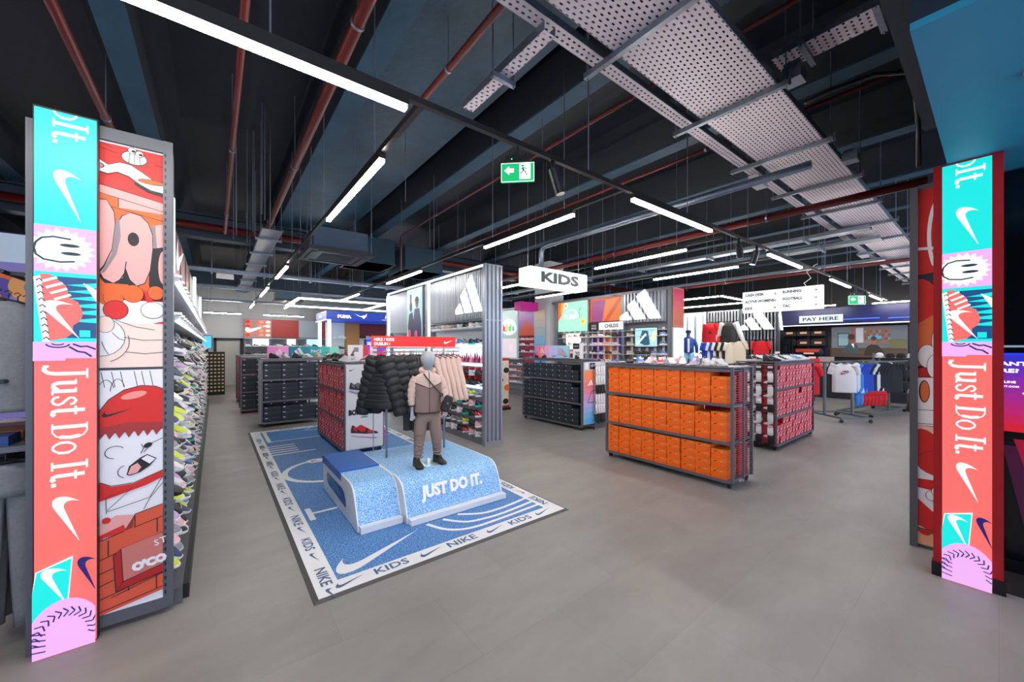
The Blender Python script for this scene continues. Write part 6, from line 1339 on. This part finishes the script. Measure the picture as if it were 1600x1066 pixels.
A.rect(1.5, 2.0, .62, .72, k_('#4aa0b8')); A.rect(0, 2.9, 0, .32, k_('#4a3c30')); A.poly([(.45, .12), (.6, .35), (.8, .5), (1.05, .45), (1.25, .12)], k_('#39464c')); A.poly([(.85, .45), (.95, .5), (.98, .3)], k_('#d8dce0')); A.ell(.9, .6, .11, .14, k_('#7a4a38')); A.ell(.86, .7, .14, .1, k_('#3a201a'))
A.poly([(1.35, .08), (1.45, .35), (1.65, .45), (1.9, .4), (2.15, .1)], k_('#2c2420')); A.ell(1.72, .55, .09, .13, k_('#8a5a48')); A.ell(1.72, .64, .1, .07, k_('#3a2a24')); A.rect(2.3, 2.9, .3, .6, k_('#5a5a40')); m.build('photo_screen', None, t)
for i in range(4): bx(XP - .05, XP, 4.25 + i * 1.1, 4.28 + i * 1.1, 0, 2.36).build('wall_batten', C('#8a7a70'), t)
t = thing('pay_sign', 'white lit sign reading PAY HERE over the dark counter', 'sign', (XP - .66, 4.36, 2.46)); bx(0, .06, -1.18, 0, 0, .24).build('light_box', scr('#d9f6fa', .75), t)
m = MB(); A = Art(m, (-.004, 0, 0), (0, -1, 0), (0, 0, 1), .003); A.text('PAY HERE', .10, .055, .13, C('#0e3038'), 0, 1.35, .04, fit=.98); m.build('lettering', None, t)
t = thing('pay_counter', 'dark pay counter with red promotion panel and small cards', 'counter', (XP - 1.6, 1.6, 0)); bx(0, .7, 0, 5.2, 0, .95).build('counter_front', DKP, t); bx(-.03, .73, -.02, 5.22, .95, .99).build('counter_top', C('#5a5a60'), t)
bx(-.02, .02, 1.6, 2.0, .99, 1.3).build('grey_display', C('#b9a8a4', .5, .1), t); bx(-.03, .01, 1.95, 2.75, 1.0, 1.24).build('red_display', C('#c8202a', .5, .4), t)
for y in (3.0, 4.1): tag(bx(XP - 1.5, XP - 1.45, 1.6 + y - .9, 1.6 + y - .72, .99, 1.3).build('till_card', C('#e8e2da', .5, .2)), 'small white card on the pay counter, %s the red display' % ('next to' if y == 3.0 else 'farther from'), 'card')
for r_ in range(3):
    for c in range(3):
        if r_ == 2 and c > 0: continue
        y = 5.05 - .42 * c; z = 2.12 - .36 * r_
        t = thing('backpack', 'dark backpack with cream label hung by the counter, %s row down, %s across' % (ORD[r_ + 1], ORD[c + 1]), 'backpack', (XP - .16, y - .3, z), 0, 'backpacks by the pay counter')
        bb = MB().use(C('#231e20', .6)); bb.rings([[(-.15 * a, -.2 * q, z_), (.08, -.2 * q, z_), (.08, .2 * q, z_), (-.15 * a, .2 * q, z_)] for z_, a, q in ((-.14, .7, .85), (-.1, 1, 1), (.06, 1, 1), (.14, .5, .7))]); bb.build('bag_body', None, t)
        bx(-.156, -.15, -.1, .1, -.03, .04).build('bag_label', C('#c8987a', .5, .3), t); MB().use(C('#231e20', .6)).tube([(-.02, -.04, .13), (-.02, 0, .18), (-.02, .04, .13)], .008, 6).build('bag_handle', None, t)
t = thing('sports_bag', 'orange and navy duffel bag on the shelf under the backpacks', 'bag', (XP - .25, 4.2, 1.42)); MB().use(mat('navy cotton')).tube([(0, -.42, 0), (0, -.36, 0), (0, .36, 0), (0, .42, 0)], [.07, .15, .15, .07], 12).build('bag_body', None, t); bx(-.155, -.1, -.34, .34, .02, .12).build('orange_panel', C('#d84a20'), t); bx(-.16, -.155, -.2, .1, -.06, .0).build('bag_label', C('#e0b8a8', .5, .2), t)
bx(-.2, .2, -.7, .7, -.19, -.16).build('shelf', DKP, t)
# ------------------------------------------------------------------ clothes racks
def clothes_rack(label, x, y, rz, w, h=1.25):
    t = thing('clothes_rack', label, 'clothes rack', (x, y, 0), rz); G = mat('grey rack steel', '#6f7678', .4, .4)
    b = MB().use(G)
    for s in (-1, 1): b.box(-w / 2, w / 2, s * .3 - .02, s * .3 + .02, .08, .12); b.box(s * w / 2 - .02, s * w / 2 + .02, -.32, .32, .08, .12)
    b.build('base_frame', None, t)
    for s in (-1, 1):
        bx(-.025, .025, s * .3 - .02, s * .3 + .02, .1, h).build('upright', G, t)
        for q in (-1, 1): MB().use(C('#1a1b1e')).cyl((q * w / 2 - .01, s * .3, .04), (q * w / 2 + .01, s * .3, .04), .04, 12).build('caster', None, t)
    b = MB().use(G); b.box(-w / 2 - .15, w / 2 + .15, -.32, -.29, h, h + .03); b.box(-w / 2 - .15, w / 2 + .15, .29, .32, h, h + .03); b.box(-.025, .025, -.32, .32, h, h + .03); b.build('top_frame', None, t); return t
WTEE = mat('white cotton')
clothes_rack('grey clothes rack with the white T-shirt facing out', 10.95, 2.2, R(50), .9)
t = hang_top('teebig', (10.42, 2.0, 1.32), R(-60), WTEE, 'white T-shirt with dark and red chest logo facing the entrance', 'shirt', None, 'shirt', w=.42, l=.62, d=.05, sl=.24, flare=.05, sr=.065)
m = MB(); A = Art(m, (0, -.068, -.24), (1, 0, 0), (0, 0, 1), .002); A.swoosh(0.0, -.02, .17, C('#b01828')); A.text('NIKE', -.05, 0, .035, ik, 0, 1, .04); m.build('chest_logo', None, t)
hang_top('teebig', (10.50, 2.04, 1.32), R(-60), NVF, 'navy T-shirt hanging right behind the white one', 'shirt', None, 'shirt')
t = hang_top('teebig', (9.55, 2.42, 1.30), R(-50), REDF, 'bright red T-shirt at the end of the red box rack', 'shirt', 'red shirts by the box rack', 'shirt')
for i in range(2): hang_top('teebig', (9.63 + .08 * i, 2.44, 1.30), R(-50), REDF, 'red T-shirt tucked behind the bright red one, %s' % ('touching it' if i == 0 else 'nearest the grey rack'), 'shirt', 'red shirts by the box rack', 'shirt')
hang_bottom(D_SHORTS, (9.62, 2.44, .94), R(-50), BLF, 'black shorts hanging below the red T-shirts', 'shorts', None, 'shorts', 1.3)
LB = mat('light blue cotton', '#3f86d8', .8); COLS = [(LB, 'light blue'), (WTEE, 'white'), (LB, 'light blue'), (BLUF, 'royal blue'), (BLUF, 'royal blue'), (BLUF, 'royal blue'), (NVF, 'navy'), (WTEE, 'white'), (BLF, 'black'), (BLF, 'black'), (BLF, 'black'), (BLF, 'black')]
for i, (m_, n_) in enumerate(COLS): hang_top('tee', (11.6 + .07 * i, 1.98 - .045 * i, 1.30), R(-28), m_, '%s shirt on the side rail, %s behind the white T-shirt rack' % (n_, ORD[i + 1]), 'shirt', 'shirts in the blue row', 'shirt', False, scale=1.05)
for i in range(7): hang_bottom(D_SHORTS, (11.65 + .07 * i, 1.95 - .05 * i, .66), R(-28), (REDF if i > 1 else LB), '%s shorts on the lower rail under the shirts, %s along' % ('red' if i > 1 else 'light blue', ORD[i + 1]), 'shorts', 'shorts under the blue shirts', 'shorts', 1.15)
clothes_rack('grey rack carrying the row of blue and black shirts', 12.6, 1.9, R(-10), 1.9)
for i in range(6): hang_top('teebig', (12.7 + .12 * i, 1.95, 1.30), R(-70), (BLF, BLF, NVF, BLF, WTEE, BLF)[i], '%s top on the far rail before the cap stand, %s along' % (('black', 'black', 'navy', 'black', 'white', 'black')[i], ORD[i + 1]), 'shirt', 'tops on the far rail', 'shirt', False, scale=1.1)
for i in range(8): hang_bottom(D_TR, (15.0, 4.34 + .05 * i, 1.9), R(-80), BLF, 'black trousers hanging beside the backpacks, %s along' % ORD[i + 1], 'trousers', 'black trousers beside the backpacks', 'trousers', 1.0)
t = thing('hang_rail', 'black wall rail holding black trousers beside the backpacks', 'clothes rail', (15.0, 4.2, 0)); bx(-.02, .02, 0, .85, 1.9, 1.93).build('rail_bar', BLACKM, t); bx(-.02, .02, -.02, .02, 0, 1.93).build('upright', BLACKM, t); bx(-.02, .02, .83, .87, 0, 1.93).build('upright', BLACKM, t)
tag(bx(14.95, 15.05, 5.1, 6.3, 0, 2.4).build('fitting_partition', mat('warm grey back panel')), 'grey partition end between apparel wall and pay area', 'partition')
# cap and bag stand
t = thing('cap_stand', 'dark stand of caps and small bags near the poster panel', 'display stand', (13.8, 1.25, 0)); G = mat('grey rack steel')
for x in (0, .8):
    for y in (0, .8): bx(x - .02, x + .02, y - .02, y + .02, 0, 1.45).build('post', G, t)
for z in (.42, .72, 1.02, 1.32): b = MB().use(G); b.box(0, .8, 0, .8, z, z + .015); b.build('shelf', None, t)
capm = MB(); capm.rings([[(.09 * f * cos(a), .09 * f * sin(a), z) for a in [2 * pi * k / 12 for k in range(12)]] for z, f in ((0, 1), (.05, .95), (.09, .7), (.105, .25))]); capm.box(-.17, -.05, -.06, .06, 0, .008)
D_CAP = capm.use(W0).data('cap'); D_CAP.materials.append(W0) if not D_CAP.materials else None
for r_ in range(4):
    for c in range(4):
        wv_ = (c + r_) % 3 == 0
        tag(recolour(inst('cap', D_CAP, None, (13.9, 1.35 + .2 * c, .435 + .3 * r_), None, (1, 1, 1.2)), [WTEE if wv_ else BLF]), '%s cap on the stand, %s shelf up, %s across' % ('white' if wv_ else 'black', ORD[r_ + 1], ORD[c + 1]), 'cap', 'caps on the stand')
hang_top('coat', (8.60, .58, 1.35), R(-60), mat('black shell fabric'), 'black coat hem showing beside the poster panel edge', 'coat', None, 'coat', w=.42, l=.66, d=.12, sl=.7, flare=.10, sr=.09)
clothes_rack('rack of the black coat beside the poster panel', 8.7, .25, 0, .5, 1.3)
# ------------------------------------------------------------------ far end of the shop
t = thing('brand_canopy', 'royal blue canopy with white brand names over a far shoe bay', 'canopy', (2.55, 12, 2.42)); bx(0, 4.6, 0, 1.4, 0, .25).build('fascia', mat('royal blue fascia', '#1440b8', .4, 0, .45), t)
m = MB(); A = Art(m, (0, -.004, 0), (1, 0, 0), (0, 0, 1), .003); A.text('PUMA', .3, .05, .1, wk, 0, 1.2, .08); A.poly([(.78, .2), (.95, .13), (1.1, .17), (1.15, .22), (1.12, .12), (1.05, .05), (1.0, .1), (.9, .13)], wk); A.text('NB', 1.7, .09, .11, wk, 0, 1.2, .08, shear=.3); A.rect(1.6, 2.1, .04, .05, wk); A.text('VANS', 2.7, .06, .12, wk, 0, 1.0, .06); m.build('lettering', None, t)
m = MB(); A = Art(m, (-.004, 1.4, 0), (0, -1, 0), (0, 0, 1), .003); A.text('PUMA', .4, .08, .09, wk, 0, 1.3, .08); m.build('lettering', None, t)
for x in (.05, 4.4):
    for y in (.05, 1.3): bx(x, x + .08, y, y + .08, -2.42, 0).build('lit_post' if x < 1 else 'post', scr('#e6faff', 3) if x < 1 else FRM, t)
bx(-.02, 0, 0, 1.4, -.02, 0).build('light_line', LIT2, t)
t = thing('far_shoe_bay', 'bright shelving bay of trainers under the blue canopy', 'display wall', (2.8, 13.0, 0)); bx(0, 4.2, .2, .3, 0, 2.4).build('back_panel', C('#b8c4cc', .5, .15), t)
for z in (.5, .85, 1.2, 1.55, 1.9): bx(0, 4.2, 0, .2, z - .02, z).build('shelf', SH, t)
bx(.55, .95, -.05, .2, 0, 2.4).build('tan_pillar', C('#b8834a'), t); bx(1.0, 2.0, .17, .2, 1.9, 2.4).build('red_panel', C('#8a3038'), t)
for z in (.5, .85, 1.2, 1.55, 1.9):
    for c in range(14): stuff_shoe((2.95 + .29 * c, 13.08, z), (0, 0, R(70)), rs_.choice((0, 1, 4, 10, 12, 2)), .9)
t = thing('far_wall_display', 'far wall display with swoosh panel, red panel and shelves of trainers', 'display wall', (0, 20.2, 0))
bx(1.0, 5.2, -.06, .08, 0, 2.85).build('back_panel', mat('warm grey back panel'), t)
m = MB(); A = Art(m, (0, -.065, 0), (1, 0, 0), (0, 0, 1), .004); A.rect(1.02, 2.0, 2.06, 2.82, C('#c87a6a', .5, .2))
for i in range(16): A.ell(1.12 + (i % 4) * .25, 2.15 + (i // 4) * .19, .09, .06, C(('#c8382a', '#e8e0e0', '#d89a84', '#8a8a92')[i * 7 % 4], .5, .2))
A.rect(2.02, 3.08, 2.06, 2.85, C('#96302c', .5, .15)); A.rect(3.08, 4.0, 2.06, 2.85, C('#8f9aa6', .5, .2)); A.rect(4.0, 5.1, 2.06, 2.85, C('#a03a40', .5, .2)); A.rect(1.3, 1.9, 1.68, 1.98, scr('#dfeaf4', 1)); A.rect(2.6, 2.95, 1.68, 2.0, scr('#f4ecf0', 1)); A.rect(3.4, 4.0, 1.68, 1.98, scr('#a8d0dc', .9)); m.build('wall_print', None, t)
m = MB(); A = Art(m, (0, -.09, 0), (1, 0, 0), (0, 0, 1), .004); A.swoosh(1.52, 2.45, .95, scr('#ffffff', 1.5), .05); A.stripes(3.6, 2.42, .85, scr('#ffffff', 1.5)); m.build('lit_logo', None, t)
for z in (.6, .95, 1.3, 1.65, 2.0): bx(1.0, 5.2, -.3, -.06, z - .02, z).build('shelf', SH, t)
for z in (.6, .95, 1.3, 1.65): 
    for c in range(14): stuff_shoe((1.15 + .29 * c, 20.02, z), (0, 0, R(70)), rs_.choice((0, 1, 3, 10, 12, 2)), .9)
o = STUFF.build('trainers'); tag(o, 'masses of small multicoloured trainers on the far walls and gondola', 'shoes'); o['kind'] = 'stuff'
